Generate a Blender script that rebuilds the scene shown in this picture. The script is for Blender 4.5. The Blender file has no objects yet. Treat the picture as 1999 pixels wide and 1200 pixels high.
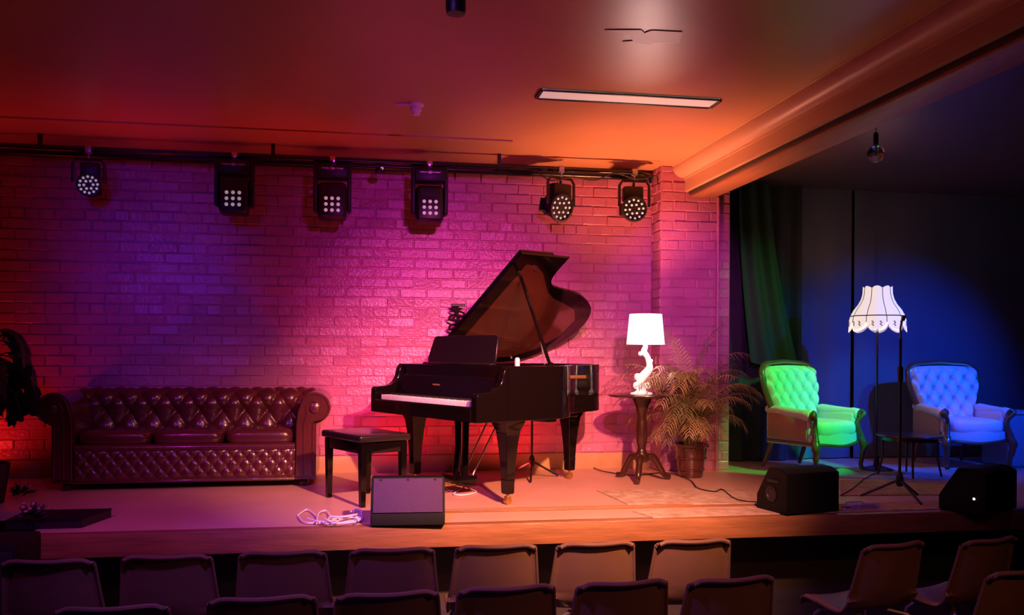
import bpy, bmesh, math, random
from mathutils import Vector, Matrix
random.seed(7)
sc = bpy.context.scene
COL = sc.collection
PI = math.pi

# ------------------------------------------------------------------ camera
F, CX, CY, YAW, ROLL, EYE = 1720.0, 999.5, 688.0, math.radians(9.57), 0.006, 1.75
ZS = 0.67            # stage top
W = 8.0              # brick wall plane
ZC = 3.47            # ceiling
YF = 5.49            # stage front edge
cam_d = bpy.data.cameras.new('camera')
cam_d.sensor_width = 36.0
cam_d.lens = F / 1999.0 * 36.0
cam_d.shift_y = (CY - 600.0) / 1999.0
cam_d.clip_start = 0.05
cam = bpy.data.objects.new('camera', cam_d)
COL.objects.link(cam)
cam.matrix_world = Matrix.Translation((0, 0, EYE)) @ Matrix.Rotation(-YAW, 4, 'Z') @ Matrix.Rotation(PI / 2, 4, 'X') @ Matrix.Rotation(ROLL, 4, 'Z')
sc.camera = cam

def ray(px, py):
    a = (px - CX) / F; b = -(py - CY) / F
    a, b = a * math.cos(ROLL) - b * math.sin(ROLL), a * math.sin(ROLL) + b * math.cos(ROLL)
    s, c = math.sin(YAW), math.cos(YAW)
    return Vector((c * a + s, -s * a + c, b))
def onz(px, py, z=ZS):
    r = ray(px, py); t = (z - EYE) / r.z
    return Vector((r.x * t, r.y * t, z))
def ony(px, py, y):
    r = ray(px, py); t = y / r.y
    return Vector((r.x * t, y, EYE + r.z * t))

# ------------------------------------------------------------------ world, exposure
wd = bpy.data.worlds.new('world'); sc.world = wd; wd.use_nodes = True
wd.node_tree.nodes['Background'].inputs[0].default_value = (0.5, 0.12, 0.3, 1)
wd.node_tree.nodes['Background'].inputs[1].default_value = 0.004
vs = sc.view_settings
vs.view_transform = 'Standard'; vs.look = 'None'; vs.exposure = 0.0; vs.gamma = 1.0
vs.use_curve_mapping = False

# ------------------------------------------------------------------ stage lighting (rig lamps, added fills)
def spot(name, loc, tgt, col, watts, deg, blend=0.6, size=0.06):
    l = bpy.data.lights.new(name, 'SPOT'); l.energy = watts; l.color = col
    l.spot_size = math.radians(deg); l.spot_blend = blend; l.shadow_soft_size = size
    o = bpy.data.objects.new(name, l); COL.objects.link(o); o.location = loc
    o.rotation_euler = (Vector(tgt) - Vector(loc)).to_track_quat('-Z', 'Y').to_euler()
    return o
def point(name, loc, col, watts, size=0.05):
    l = bpy.data.lights.new(name, 'POINT'); l.energy = watts; l.color = col; l.shadow_soft_size = size
    o = bpy.data.objects.new(name, l); COL.objects.link(o); o.location = loc
    return o
# front of house washes
spot('light_pink_wash', (1.0, 2.4, 3.3), (0.95, 8.0, 1.45), (1.0, 0.10, 0.40), 1050, 36, 1.0, .04)
spot('light_purple_upper', (0.8, 2.6, 3.3), (0.7, 8.0, 2.3), (0.72, 0.03, 0.80), 270, 38, 1.0, .08)
spot('light_warm_floor', (1.6, 2.3, 3.3), (1.2, 6.4, 0.67), (1.0, 0.40, 0.21), 3000, 52, 1.0, .06)
spot('light_violet_wash', (-1.6, 2.6, 3.3), (-1.75, 8.0, 2.0), (0.16, 0.03, 1.0), 260, 23, 1.0, .3)
spot('light_violet_wash', (-1.7, 2.6, 3.3), (-1.8, 8.0, 2.85), (0.14, 0.03, 1.0), 200, 21, 1.0, .3)
spot('light_magenta_left', (-2.2, 3.0, 3.3), (-0.9, 6.0, 0.67), (0.80, 0.06, 0.85), 170, 50, 1.0, .15)
spot('light_sofa_key', (0.6, 4.6, 3.35), (-0.9, 7.3, 1.1), (1.0, 0.26, 0.36), 190, 36, 1.0, .30)
spot('light_purple_pier', (1.9, 3.4, 3.2), (2.9, 7.6, 2.3), (0.75, 0.08, 0.75), 500, 24, 0.9)
g_x = onz(1601, 925).x
spot('light_green', (4.9, 5.2, 3.3), (g_x - .02, 7.6, 1.22), (0.005, 1.0, 0.10), 540, 23, 0.25)
spot('light_green_curtain', (4.9, 5.4, 3.3), (3.7, 8.2, 2.1), (0.01, 1.0, 0.20), 70, 32, 1.0)
spot('light_blue', (6.9, 5.3, 3.3), (5.35, 7.9, 1.25), (0.01, 0.15, 1.0), 330, 26, 0.6)
spot('light_blue_backdrop', (6.2, 5.2, 3.3), (5.4, 8.3, 1.1), (0.0, 0.05, 1.0), 700, 56, 1.0)
spot('light_warm_armchair', (1.6, 5.6, 3.0), (3.62, 7.6, 1.0), (1.0, 0.22, 0.06), 45, 12, 0.8)
spot('light_red_armchair', (3.4, 5.0, 3.1), (5.75, 7.65, 1.15), (1.0, 0.05, 0.10), 55, 9, 0.8)
spot('light_key_fill', (-0.4, 3.2, 3.3), (0.55, 6.6, 1.38), (1.0, 0.72, 0.72), 160, 13, 0.8, .05)  # added spot to brighten the white keys
# red uplights on the stage floor at the foot of the brick wall
for i, (x, w) in enumerate(((-3.25, 20), (-0.45, 14), (0.25, 24), (1.35, 30))):
    spot('light_red_up', (x, 7.45, ZS + 0.08), (x, 8.0, 2.1), (1.0, 0.02, 0.02), w, 150, 0.8, 0.05)
for x in (-3.2, -1.8, -0.4): spot('light_red_ceiling_fill', (x, 7.15, 2.5), (x, 7.0, ZC), (1.0, 0.015, 0.008), 9, 118, 1.0, 0.1)  # added mid-air spots that redden the ceiling by the wall

# ------------------------------------------------------------------ materials
MATS = {}
def mat(name, col, rough=0.5, metal=0.0, coat=0.0, emit=None, es=0.0, noise=0.0, nscale=8.0, bump=0.0, bscale=60.0, trans=0.0, spec=0.5, stretch=None, col2=None):
    if name in MATS: return MATS[name]
    m = bpy.data.materials.new(name); m.use_nodes = True
    nt = m.node_tree; p = nt.nodes['Principled BSDF']
    p.inputs['Base Color'].default_value = (*col, 1)
    p.inputs['Roughness'].default_value = rough
    p.inputs['Metallic'].default_value = metal
    p.inputs['Coat Weight'].default_value = coat
    p.inputs['Coat Roughness'].default_value = 0.08
    p.inputs['Specular IOR Level'].default_value = spec
    p.inputs['Transmission Weight'].default_value = trans
    if emit:
        p.inputs['Emission Color'].default_value = (*emit, 1); p.inputs['Emission Strength'].default_value = es
    tc = nt.nodes.new('ShaderNodeTexCoord'); mp = nt.nodes.new('ShaderNodeMapping')
    nt.links.new(tc.outputs['Object'], mp.inputs[0])
    if stretch: mp.inputs['Scale'].default_value = stretch
    n = nt.nodes.new('ShaderNodeTexNoise'); n.inputs['Scale'].default_value = nscale; n.inputs['Detail'].default_value = 6
    nt.links.new(mp.outputs[0], n.inputs['Vector'])
    mx = nt.nodes.new('ShaderNodeMix'); mx.data_type = 'RGBA'
    c2 = col2 if col2 else tuple(c * (1 - noise) for c in col)
    mx.inputs['A'].default_value = (*col, 1); mx.inputs['B'].default_value = (*c2, 1)
    nt.links.new(n.outputs[0], mx.inputs['Factor']); nt.links.new(mx.outputs['Result'], p.inputs['Base Color'])
    if bump:
        n2 = nt.nodes.new('ShaderNodeTexNoise'); n2.inputs['Scale'].default_value = bscale; n2.inputs['Detail'].default_value = 4
        nt.links.new(mp.outputs[0], n2.inputs['Vector'])
        b = nt.nodes.new('ShaderNodeBump'); b.inputs['Strength'].default_value = bump; b.inputs['Distance'].default_value = 0.01
        nt.links.new(n2.outputs[0], b.inputs['Height']); nt.links.new(b.outputs[0], p.inputs['Normal'])
    MATS[name] = m
    return m
BRICK = mat('painted_brick', (0.60, 0.19, 0.37), 0.28, noise=0.35, nscale=5, bump=0.55, bscale=40)
CEIL = mat('ceiling_paint', (0.60, 0.30, 0.15), 0.34, noise=0.18, nscale=1.5, bump=0.05, bscale=6)
BEAM = mat('beam_paint', (0.60, 0.36, 0.24), 0.38, noise=0.15, nscale=3)
BEAMW = mat('beam_timber', (0.50, 0.20, 0.09), 0.5, noise=0.7, nscale=9, bump=0.4, bscale=30, stretch=(1, .15, 1))
STAGE = mat('stage_lino', (0.70, 0.38, 0.30), 0.45, noise=0.25, nscale=3, bump=0.08, bscale=30)
FASCIA = mat('stage_fascia_wood', (0.42, 0.17, 0.07), 0.42, noise=0.75, nscale=10, bump=0.3, bscale=30, stretch=(.25, 1, 2))
SKIRT = mat('skirting_wood', (0.62, 0.34, 0.18), 0.5, noise=0.45, nscale=6)
DARKWALL = mat('dark_wall', (0.05, 0.035, 0.035), 0.8, noise=0.3)
HALL = mat('hall_floor', (0.06, 0.045, 0.05), 0.6, noise=0.4)
DRAPE = mat('black_drape', (0.045, 0.05, 0.055), 0.85, noise=0.3, bump=0.3, bscale=120)
BACKD = mat('backdrop_cloth', (0.16, 0.16, 0.18), 0.8, noise=0.25, nscale=2, bump=0.2, bscale=90)
LACQ = mat('black_lacquer', (0.005, 0.003, 0.003), 0.08, spec=0.38)
LACQS = mat('black_satin', (0.010, 0.007, 0.007), 0.28)
BLACK = mat('black_plastic', (0.012, 0.012, 0.013), 0.45, noise=0.3)
GRILLE = mat('purple_tinted_grille', (0.085, 0.03, 0.12), 0.55, noise=0.4, nscale=200, bump=0.6, bscale=350)  # purple light on the black grille is mixed into its colour
CARPET = mat('cabinet_black', (0.005, 0.005, 0.005), 0.6, spec=.2, bump=0.3, bscale=200)
GOLD = mat('gold_plate', (0.55, 0.30, 0.10), 0.35, metal=0.8)
SOUND = mat('soundboard_wood', (0.45, 0.20, 0.08), 0.4, noise=0.4)
CHROME = mat('chrome', (0.8, 0.8, 0.8), 0.18, metal=1.0)
STEEL = mat('dull_steel', (0.45, 0.42, 0.42), 0.4, metal=0.8)
IVORY = mat('ivory_keys', (0.85, 0.82, 0.80), 0.25)
EBONY = mat('ebony_keys', (0.01, 0.01, 0.01), 0.3)
LEATHER = mat('oxblood_leather', (0.12, 0.020, 0.026), 0.26, coat=0.4, noise=0.5, nscale=6, bump=0.12, bscale=90)
WOOD = mat('dark_mahogany', (0.06, 0.018, 0.011), 0.28, coat=0.4, noise=0.6, nscale=8)
FRAMEW = mat('chair_walnut', (0.20, 0.085, 0.04), 0.3, coat=0.4, noise=0.5, nscale=8)
VELVET = mat('pale_dralon', (0.78, 0.76, 0.74), 0.62, noise=0.12, nscale=14, bump=0.25, bscale=120)
WHITE = mat('white_gloss_glow', (0.85, 0.83, 0.82), 0.25, coat=0.4, emit=(1, 0.84, 0.82), es=0.55)  # emission stands in for the shade's light on lamp base and foot
SHADE = mat('lit_white_shade', (0.9, 0.86, 0.86), 0.7, emit=(1.0, 0.80, 0.82), es=1.5)
SHADE2 = mat('lit_cream_shade', (0.9, 0.85, 0.80), 0.7, emit=(1.0, 0.84, 0.80), es=0.80, bump=0.3, bscale=80)
TRIMD = mat('shade_braid', (0.05, 0.03, 0.025), 0.7)
CABLEW = mat('white_cable', (0.8, 0.78, 0.85), 0.4)
CABLEK = mat('black_cable', (0.015, 0.012, 0.012), 0.45)
LEAF = mat('palm_leaf', (0.50, 0.31, 0.18), 0.42, noise=0.7, nscale=4, col2=(0.14, 0.13, 0.05))
LEAFM = mat('palm_leaf_green', (0.20, 0.17, 0.07), 0.45, noise=0.5)
LEAFD = mat('dark_leaf', (0.045, 0.05, 0.03), 0.5, noise=0.5)
STEM = mat('palm_stem', (0.22, 0.15, 0.07), 0.6, noise=0.3)
POT = mat('glazed_pot', (0.09, 0.022, 0.018), 0.15, coat=0.8, noise=0.3)
SOIL = mat('soil', (0.03, 0.02, 0.015), 0.9, bump=0.8, bscale=60)
SHELL = mat('brown_shell', (0.22, 0.12, 0.08), 0.33, noise=0.2, nscale=12, bump=0.15, bscale=260)
LENS = mat('led_lens_glint', (0.85, 0.80, 0.84), 0.15, emit=(1, 0.85, 0.92), es=0.22)  # faint emission stands in for glints on unlit lenses
PANEL = mat('light_diffuser', (0.85, 0.82, 0.82), 0.4, emit=(1, 0.72, 0.68), es=0.33)
RUG = mat('rug_pile', (0.80, 0.62, 0.50), 0.9, nscale=14, col2=(0.22, 0.05, 0.03), bump=0.6, bscale=200)
PINK = mat('pink_petal', (0.55, 0.15, 0.25), 0.6)
GLASS = mat('clear_glass', (1, 1, 1), 0.02, trans=1.0)
BUFF = mat('detector_white', (0.8, 0.72, 0.68), 0.4)

# ------------------------------------------------------------------ mesh helpers
class B:
    def __init__(s): s.bm = bmesh.new()
    def face(s, vs):
        try: return s.bm.faces.new(vs)
        except ValueError: return None
    def box(s, c, d, rot=None, bev=0.0, seg=2):
        t = bmesh.new(); bmesh.ops.create_cube(t, size=1.0)
        for v in t.verts: v.co = Vector((v.co.x * d[0], v.co.y * d[1], v.co.z * d[2]))
        if bev: bmesh.ops.bevel(t, geom=t.edges[:], offset=bev, segments=seg, profile=0.5, affect='EDGES')
        M = Matrix.Translation(c) @ (rot.to_4x4() if rot else Matrix.Identity(4))
        s._merge(t, M); return s
    def _merge(s, t, M):
        mp = [s.bm.verts.new(M @ v.co) for v in t.verts]
        t.verts.index_update()
        for f in t.faces: s.face([mp[v.index] for v in f.verts])
        t.free()
    def tube(s, pts, r, n=8, cap=True, closed=False, flat=1.0):
        pts = [Vector(p) for p in pts]; m = len(pts)
        rs = r if isinstance(r, (list, tuple)) else [r] * m
        rings = []; nrm = None
        for i, p in enumerate(pts):
            a = pts[(i - 1) % m] if (i > 0 or closed) else p
            b = pts[(i + 1) % m] if (i < m - 1 or closed) else p
            t = (b - a).normalized()
            if nrm is None:
                up = Vector((0, 0, 1)) if abs(t.z) < 0.9 else Vector((0, 1, 0))
                nrm = (up - t * up.dot(t)).normalized()
            else:
                nrm = (nrm - t * nrm.dot(t))
                nrm = nrm.normalized() if nrm.length > 1e-6 else Vector((1, 0, 0))
            bn = t.cross(nrm)
            rings.append([s.bm.verts.new(p + (nrm * math.cos(2 * PI * k / n) + bn * math.sin(2 * PI * k / n) * flat) * rs[i]) for k in range(n)])
        L = m if closed else m - 1
        for i in range(L):
            A, Bq = rings[i], rings[(i + 1) % m]
            for k in range(n): s.face([A[k], A[(k + 1) % n], Bq[(k + 1) % n], Bq[k]])
        if cap and not closed: s.face(rings[0][::-1]); s.face(rings[-1])
        return s
    def lathe(s, prof, c=(0, 0, 0), n=24, axis='Z', cap=True, mod=None):
        c = Vector(c); rings = []
        for r, z in prof:
            ring = []
            for k in range(n):
                a = 2 * PI * k / n; rr = r * (mod(a, z) if mod else 1)
                p = Vector((rr * math.cos(a), rr * math.sin(a), z))
                if axis == 'Y': p = Vector((p.x, p.z, -p.y))
                if axis == 'X': p = Vector((p.z, p.x, p.y))
                ring.append(s.bm.verts.new(c + p))
            rings.append(ring)
        for A, Bq in zip(rings, rings[1:]):
            for k in range(n): s.face([A[k], A[(k + 1) % n], Bq[(k + 1) % n], Bq[k]])
        if cap: s.face(rings[0][::-1]); s.face(rings[-1])
        return s
    def prism(s, pts, lo, hi, fn=None):
        """outline pts (2d) extruded lo..hi; fn maps (a,b,h)->xyz"""
        fn = fn or (lambda a, b, h: (a, b, h))
        A = [s.bm.verts.new(fn(a, b, lo)) for a, b in pts]; Bq = [s.bm.verts.new(fn(a, b, hi)) for a, b in pts]
        n = len(pts)
        for k in range(n): s.face([A[k], A[(k + 1) % n], Bq[(k + 1) % n], Bq[k]])
        s.face(A[::-1]); s.face(Bq)
        return s
    def grid(s, fn, nu, nv, thick=0.0, closeu=False):
        P = [[Vector(fn(i / nu, j / nv)) for i in range(nu + 1)] for j in range(nv + 1)]
        V = [[s.bm.verts.new(p) for p in row] for row in P]
        for j in range(nv):
            for i in range(nu): s.face([V[j][i], V[j][i + 1], V[j + 1][i + 1], V[j + 1][i]])
        if thick:
            V2 = []
            for j in range(nv + 1):
                r = []
                for i in range(nu + 1):
                    du = P[j][min(i + 1, nu)] - P[j][max(i - 1, 0)]; dv = P[min(j + 1, nv)][i] - P[max(j - 1, 0)][i]
                    nn = du.cross(dv); nn = nn.normalized() if nn.length > 1e-9 else Vector((0, 0, 1))
                    r.append(s.bm.verts.new(P[j][i] - nn * thick))
                V2.append(r)
            for j in range(nv):
                for i in range(nu): s.face([V2[j][i], V2[j + 1][i], V2[j + 1][i + 1], V2[j][i + 1]])
            for i in range(nu):
                s.face([V[0][i], V2[0][i], V2[0][i + 1], V[0][i + 1]]); s.face([V[nv][i], V[nv][i + 1], V2[nv][i + 1], V2[nv][i]])
            for j in range(nv):
                s.face([V[j][0], V[j + 1][0], V2[j + 1][0], V2[j][0]]); s.face([V[j][nu], V2[j][nu], V2[j + 1][nu], V[j + 1][nu]])
        return s
    def puff(s, c, d, e=0.35, n=20, m=12, rot=None):
        """superellipsoid cushion"""
        def sg(v, p): return math.copysign(abs(v) ** p, v)
        rings = []
        for j in range(1, m):
            ph = -PI / 2 + PI * j / m; ring = []
            for i in range(n):
                th = 2 * PI * i / n
                p = Vector((d[0] / 2 * sg(math.cos(ph), e) * sg(math.cos(th), e), d[1] / 2 * sg(math.cos(ph), e) * sg(math.sin(th), e), d[2] / 2 * sg(math.sin(ph), max(e, .6))))
                if rot: p = rot @ p
                ring.append(s.bm.verts.new(Vector(c) + p))
            rings.append(ring)
        for A, Q in zip(rings, rings[1:]):
            for k in range(n): s.face([A[k], A[(k + 1) % n], Q[(k + 1) % n], Q[k]])
        s.face(rings[0][::-1]); s.face(rings[-1]); return s
    def build(s, name, m, parent=None, smooth=True, ang=40, fix=True, loc=None):
        if fix: bmesh.ops.recalc_face_normals(s.bm, faces=s.bm.faces[:])
        me = bpy.data.meshes.new(name); s.bm.to_mesh(me); s.bm.free()
        if smooth:
            for p in me.polygons: p.use_smooth = True
            me.set_sharp_from_angle(angle=math.radians(ang))
        me.materials.append(m)
        o = bpy.data.objects.new(name, me); COL.objects.link(o)
        if parent: o.parent = parent
        if loc is not None: o.location = loc
        return o
def tag(o, label, cat, group=None):
    o['label'] = label; o['category'] = cat
    if group: o['group'] = group
    return o
def thing(name, label, cat, loc=(0, 0, 0), rz=0.0, group=None):
    o = bpy.data.objects.new(name, None); COL.objects.link(o); o.location = loc; o.rotation_euler = (0, 0, rz)
    o.empty_display_size = 0.1
    return tag(o, label, cat, group)
def struct(o): o['kind'] = 'structure'; return o
def dup(root, loc, rz, label, group=None):
    r = root.copy(); COL.objects.link(r); r.location = loc; r.rotation_euler = (0, 0, rz); r['label'] = label
    if group: r['group'] = group
    for ch in root.children:
        c = ch.copy(); COL.objects.link(c); c.parent = r
        for g in ch.children:
            d = g.copy(); COL.objects.link(d); d.parent = c
    return r
def shared(name, me, parent, loc, rot=None):
    o = bpy.data.objects.new(name, me); COL.objects.link(o); o.parent = parent; o.location = loc
    if rot: o.rotation_euler = rot
    return o
def catmull(pts, n=6):
    pts = [Vector(p) for p in pts]; out = []
    P = [pts[0]] + pts + [pts[-1]]
    for i in range(1, len(P) - 2):
        a, b, c, d = P[i - 1:i + 3]
        for k in range(n):
            t = k / n
            out.append(0.5 * ((2 * b) + (c - a) * t + (2 * a - 5 * b + 4 * c - d) * t * t + (3 * b - a - 3 * c + d) * t ** 3))
    out.append(pts[-1]); return out

# ================================================================== SETTING
PX0 = ony(1272, 600, W).x               # pier left edge at the wall
PIER_F = W - 0.26
PX1 = ony(1424, 600, PIER_F).x
SK = 0.15
# --- brick wall
def bricks(b, x0, x1, z0, z1, fn, course=0.0885, ln=0.238, gap=0.006, seed=3):
    """fn(u, d, z) -> world ; u along the wall, d outwards"""
    rnd = random.Random(seed); k = 0; z = z0
    while z < z1 - 0.01:
        zt = min(z + course, z1); head = (k % 9 == 5)
        L = ln / 2 if head else ln
        x = x0 - (L * 0.5 if k % 2 else 0) - rnd.random() * 0.02
        while x < x1:
            a = max(x, x0); e = min(x + L, x1)
            if e - a > 0.03:
                pr = rnd.uniform(-0.004, 0.005); w1 = rnd.uniform(-.003, .003); tl = rnd.uniform(-.003, .003)
                g = gap / 2; c = 0.007; h0 = z + g + rnd.uniform(-.0015, .002); h1 = zt - g + rnd.uniform(-.002, .0015)
                base = [(a + g, h0), (e - g, h0), (e - g, h1), (a + g, h1)]
                top = [(a + g + c, h0 + c), (e - g - c, h0 + c), (e - g - c, h1 - c), (a + g + c, h1 - c)]
                V0 = [b.bm.verts.new(fn(u, 0.0, h)) for u, h in base]
                V1 = [b.bm.verts.new(fn(u, 0.008 + pr + (w1 if i in (0, 3) else -w1) + (tl if i > 1 else -tl), h)) for i, (u, h) in enumerate(top)]
                for i in range(4): b.face([V0[i], V0[(i + 1) % 4], V1[(i + 1) % 4], V1[i]])
                b.face(V1)
            x += L
        z = zt; k += 1
b = B()
b.box((( -4.9 + PX0) / 2, W + 0.1, (ZC) / 2), (PX0 + 4.9, 0.2, ZC))
bricks(b, -4.9, PX0, ZS + SK, ZC, lambda u, d, z: (u, W - d, z))
struct(b.build('wall_back', BRICK, smooth=False))
b = B()
b.box(((PX0 + PX1) / 2, (PIER_F + W + 0.3) / 2, ZC / 2), (PX1 - PX0, W + 0.3 - PIER_F, ZC))
bricks(b, PX0, PX1, ZS, ZC, lambda u, d, z: (u, PIER_F - d, z), seed=5)
bricks(b, PIER_F, W, ZS, ZC, lambda u, d, z: (PX0 - d, u, z), seed=6)
struct(b.build('wall_pier', BRICK, smooth=False))
b = B(); b.box(((-4.9 + PX0) / 2, W - 0.012, ZS + SK / 2), (PX0 + 4.9, 0.024, SK), bev=0.004)
struct(b.build('baseboard_back', SKIRT))
YB = 8.55
b = B(); b.box((5.4, YB + 0.1, ZC / 2), (5.4, 0.2, ZC)); struct(b.build('wall_recess', DARKWALL, smooth=False))
b = B(); b.box((8.1, 3.2, ZC / 2), (0.2, 11.2, ZC)); struct(b.build('wall_right', DARKWALL, smooth=False))
b = B(); b.box((-5.0, 3.2, ZC / 2), (0.2, 11.2, ZC)); struct(b.build('wall_left', DARKWALL, smooth=False))
b = B(); b.box((1.5, -2.4, ZC / 2), (13.4, 0.2, ZC)); struct(b.build('wall_rear', DARKWALL, smooth=False))
b = B(); b.box((1.5, 3.2, -0.05), (13.4, 11.4, 0.1)); struct(b.build('floor', HALL, smooth=False))
b = B(); b.box((1.5, 3.2, ZC + 0.05), (13.4, 11.4, 0.1)); struct(b.build('ceiling', CEIL, smooth=False))
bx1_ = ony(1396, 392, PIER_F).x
b = B(); b.box(((bx1_ + 8.2) / 2, 3.2, ZC - 0.006), (8.2 - bx1_, 11.4, 0.012)); struct(b.build('ceiling_recess', mat('dark_ceiling_sheet', (.10, .055, .045), .4, noise=.3), smooth=False))  # thin darker sheet under the ceiling right of the beam
# --- stage: platform, nosing and its joint
XL = onz(48, 1046).x
b = B(); b.box(((XL + 8.0) / 2, (YF + 0.09 + YB) / 2, ZS - 0.03), (8.0 - XL, YB - YF - 0.09, 0.06))
b.box(((-4.9 + XL) / 2, (6.35 + W) / 2, ZS - 0.03), (XL + 4.9, W - 6.35, 0.06))
struct(b.build('floor_stage', STAGE, smooth=False))
b = B(); b.box(((XL + 8.0) / 2, YF + 0.045, ZS - 0.068), (8.0 - XL, 0.09, 0.138), bev=0.006)
struct(b.build('trim_1', FASCIA))
b = B()                                          # recessed black front below the stage
b.box(((XL + 8.0) / 2, YF + 0.5, (ZS - 0.14) / 2), (8.0 - XL, 0.04, ZS - 0.14))
struct(b.build('wall_stage_front', DARKWALL, smooth=False))
p0 = onz(868, 1001); p1 = onz(1500, 992)
b = B(); b.box(((p0.x + p1.x) / 2, p0.y, ZS + 0.006), (p1.x - p0.x, 0.022, 0.012), bev=0.003)
b.box(((p0.x + p1.x) / 2, p0.y + 0.10, ZS + 0.003), (p1.x - p0.x, 0.012, 0.006))
struct(b.build('trim_2', FASCIA))
# --- beam
bx0 = ony(1336, 382, PIER_F).x; bx1 = ony(1396, 392, PIER_F).x; bz = ony(1336, 384, PIER_F).z
b = B(); b.box(((bx0 + bx1) / 2, (PIER_F - 2.3) / 2, (bz + 0.05 + ZC) / 2), (bx1 - bx0, PIER_F + 2.3, ZC - bz - 0.05))
struct(b.build('ceiling_beam', BEAM, smooth=False))
b = B(); b.box(((bx0 + bx1) / 2 + 0.01, (PIER_F - 2.3) / 2, bz + 0.038), (bx1 - bx0 - 0.06, PIER_F + 2.3, 0.024)); struct(b.build('trim_shadow_gap', DARKWALL, smooth=False))  # dark strip painting the shadow gap above the timber soffit
b = B(); b.box(((bx0 + bx1) / 2 + 0.03, (PIER_F - 2.3) / 2, bz + 0.014), (bx1 - bx0 - 0.06, PIER_F + 2.3, 0.026), bev=0.003)
struct(b.build('trim_3', BEAMW))
b = B()                                          # rounded cornice along the beam
prof = [(bx0 + 0.002, ZC - 0.12), (bx0 - 0.012, ZC - 0.12), (bx0 - 0.015, ZC - 0.105)] + [(bx0 - 0.015 - 0.10 * math.sin(t), ZC - 0.005 - 0.10 * math.cos(t)) for t in [PI / 2 * k / 8 for k in range(9)]] + [(bx0 - 0.125, ZC - 0.002), (bx0 + 0.002, ZC - 0.002)]
b.prism(prof, -2.3, PIER_F, lambda a, c, h: (a, h, c))
struct(b.build('trim_4', BEAM, ang=30))
xe = ony(1000, 310, 7.05).x
b = B(); b.box((( -4.9 + xe) / 2, 7.05, ZC - 0.006), (xe + 4.9, 0.03, 0.012)); struct(b.build('trim_5', CEIL, smooth=False))
b = B(); x = ony(1401, 600, PIER_F - .03).x; b.tube([(x, PIER_F - 0.03, ZS), (x, PIER_F - 0.03, bz)], 0.014, 10); struct(b.build('trim_6', BRICK))

# --- drapes in the recess
def drape(name, x0, x1, y, amp, wl, z0, z1, m, label, phase=0, lean=0.0, parent=None):
    b = B()
    def f(u, v):
        x = x0 + (x1 - x0) * u; z = z0 + (z1 - z0) * v
        return (x + lean * (1 - v), y + amp * math.sin(2 * PI * (x / wl) + phase + 0.6 * math.sin(x * 7)) * (0.6 + 0.4 * (1 - v)), z)
    b.grid(f, int(abs(x1 - x0) / wl * 12) + 4, 12, 0.004)
    o = b.build(name, m); return tag(o, label, 'curtain')
drape('stage_curtain', PX1 + 0.06, ony(1560, 600, 8.4).x, 8.36, 0.035, 0.2, ZS + 0.01, ZC - 0.01, DRAPE, 'dark hanging drape with soft folds beside the brick pier, behind the green-lit armchair')
xs = [1562, 1664, 1708, 1800, 1999]
drape('backdrop_panel', ony(1562, 600, 8.45).x, ony(1664, 600, 8.45).x, 8.46, 0.02, 0.35, ZS + 0.01, ZC - 0.01, BACKD, 'narrow backdrop cloth between the green-lit armchair and the fringed floor lamp')
drape('backdrop_panel', ony(1666, 600, 8.45).x, ony(1706, 600, 8.45).x, 8.44, 0.006, 0.4, ZS + 0.01, ZC - 0.01, BACKD, 'narrowest backdrop cloth strip directly behind the fringed floor lamp pole', phase=1)
drape('backdrop_panel', ony(1708, 600, 8.45).x, 7.95, 8.47, 0.008, 0.9, ZS + 0.01, ZC - 0.01, BACKD, 'wide smooth blue-lit backdrop cloth behind the blue-lit armchair', phase=2)
# swept-aside drape: diagonal folds
b = B()
T0, T1 = ony(1440, 380, 8.2), ony(1500, 380, 8.2); M0, M1 = ony(1468, 706, 8.15), ony(1568, 735, 8.15)
T0.z = T1.z = ZC - 0.01
def sw(u, v):
    top = T0.lerp(T1, u) + Vector((0.0, 0, 0)); bot = M0.lerp(M1, u)
    z = top.z * (1 - v) + bot.z * v
    x = top.x * (1 - v) + bot.x * v + 0.10 * math.sin(PI * v) * (u - 0.2) - 0.12 * u * math.sin(PI * v)
    return (x, 8.18 + 0.025 * math.sin(u * 14) + 0.02 * math.sin(v * 3), z)
b.grid(sw, 30, 20, 0.004)
tag(b.build('swept_curtain', mat('green_lit_drape', (0.03, 0.075, 0.035), 0.75, bump=.2, bscale=100)), 'short dark curtain swept aside, hanging above and left of the green-lit armchair', 'curtain')  # green light on the black cloth is put into its colour

# ================================================================== CEILING THINGS
c = [onz(x, y, ZC) for x, y in ((1060, 171), (1398, 193), (1385, 211), (1052, 189))]
lx0, lx1 = (c[0].x + c[3].x) / 2, (c[1].x + c[2].x) / 2; ly0, ly1 = (c[3].y + c[2].y) / 2, (c[0].y + c[1].y) / 2
t = thing('ceiling_light', 'long recessed rectangular ceiling light panel above the piano', 'ceiling light', ((lx0 + lx1) / 2, (ly0 + ly1) / 2, ZC))
dx, dy = (lx1 - lx0), (ly1 - ly0)
b = B()
for sx in (-1, 1): b.box((sx * (dx / 2 + 0.01), 0, -0.006), (0.02, dy + 0.04, 0.016), bev=.002)
for sy in (-1, 1): b.box((0, sy * (dy / 2 + 0.01), -0.006), (dx, 0.02, 0.016), bev=.002)
b.build('frame', BLACK, t); b = B(); b.box((0, 0, -0.003), (dx, dy, 0.008)); b.build('diffuser', PANEL, t)
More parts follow.
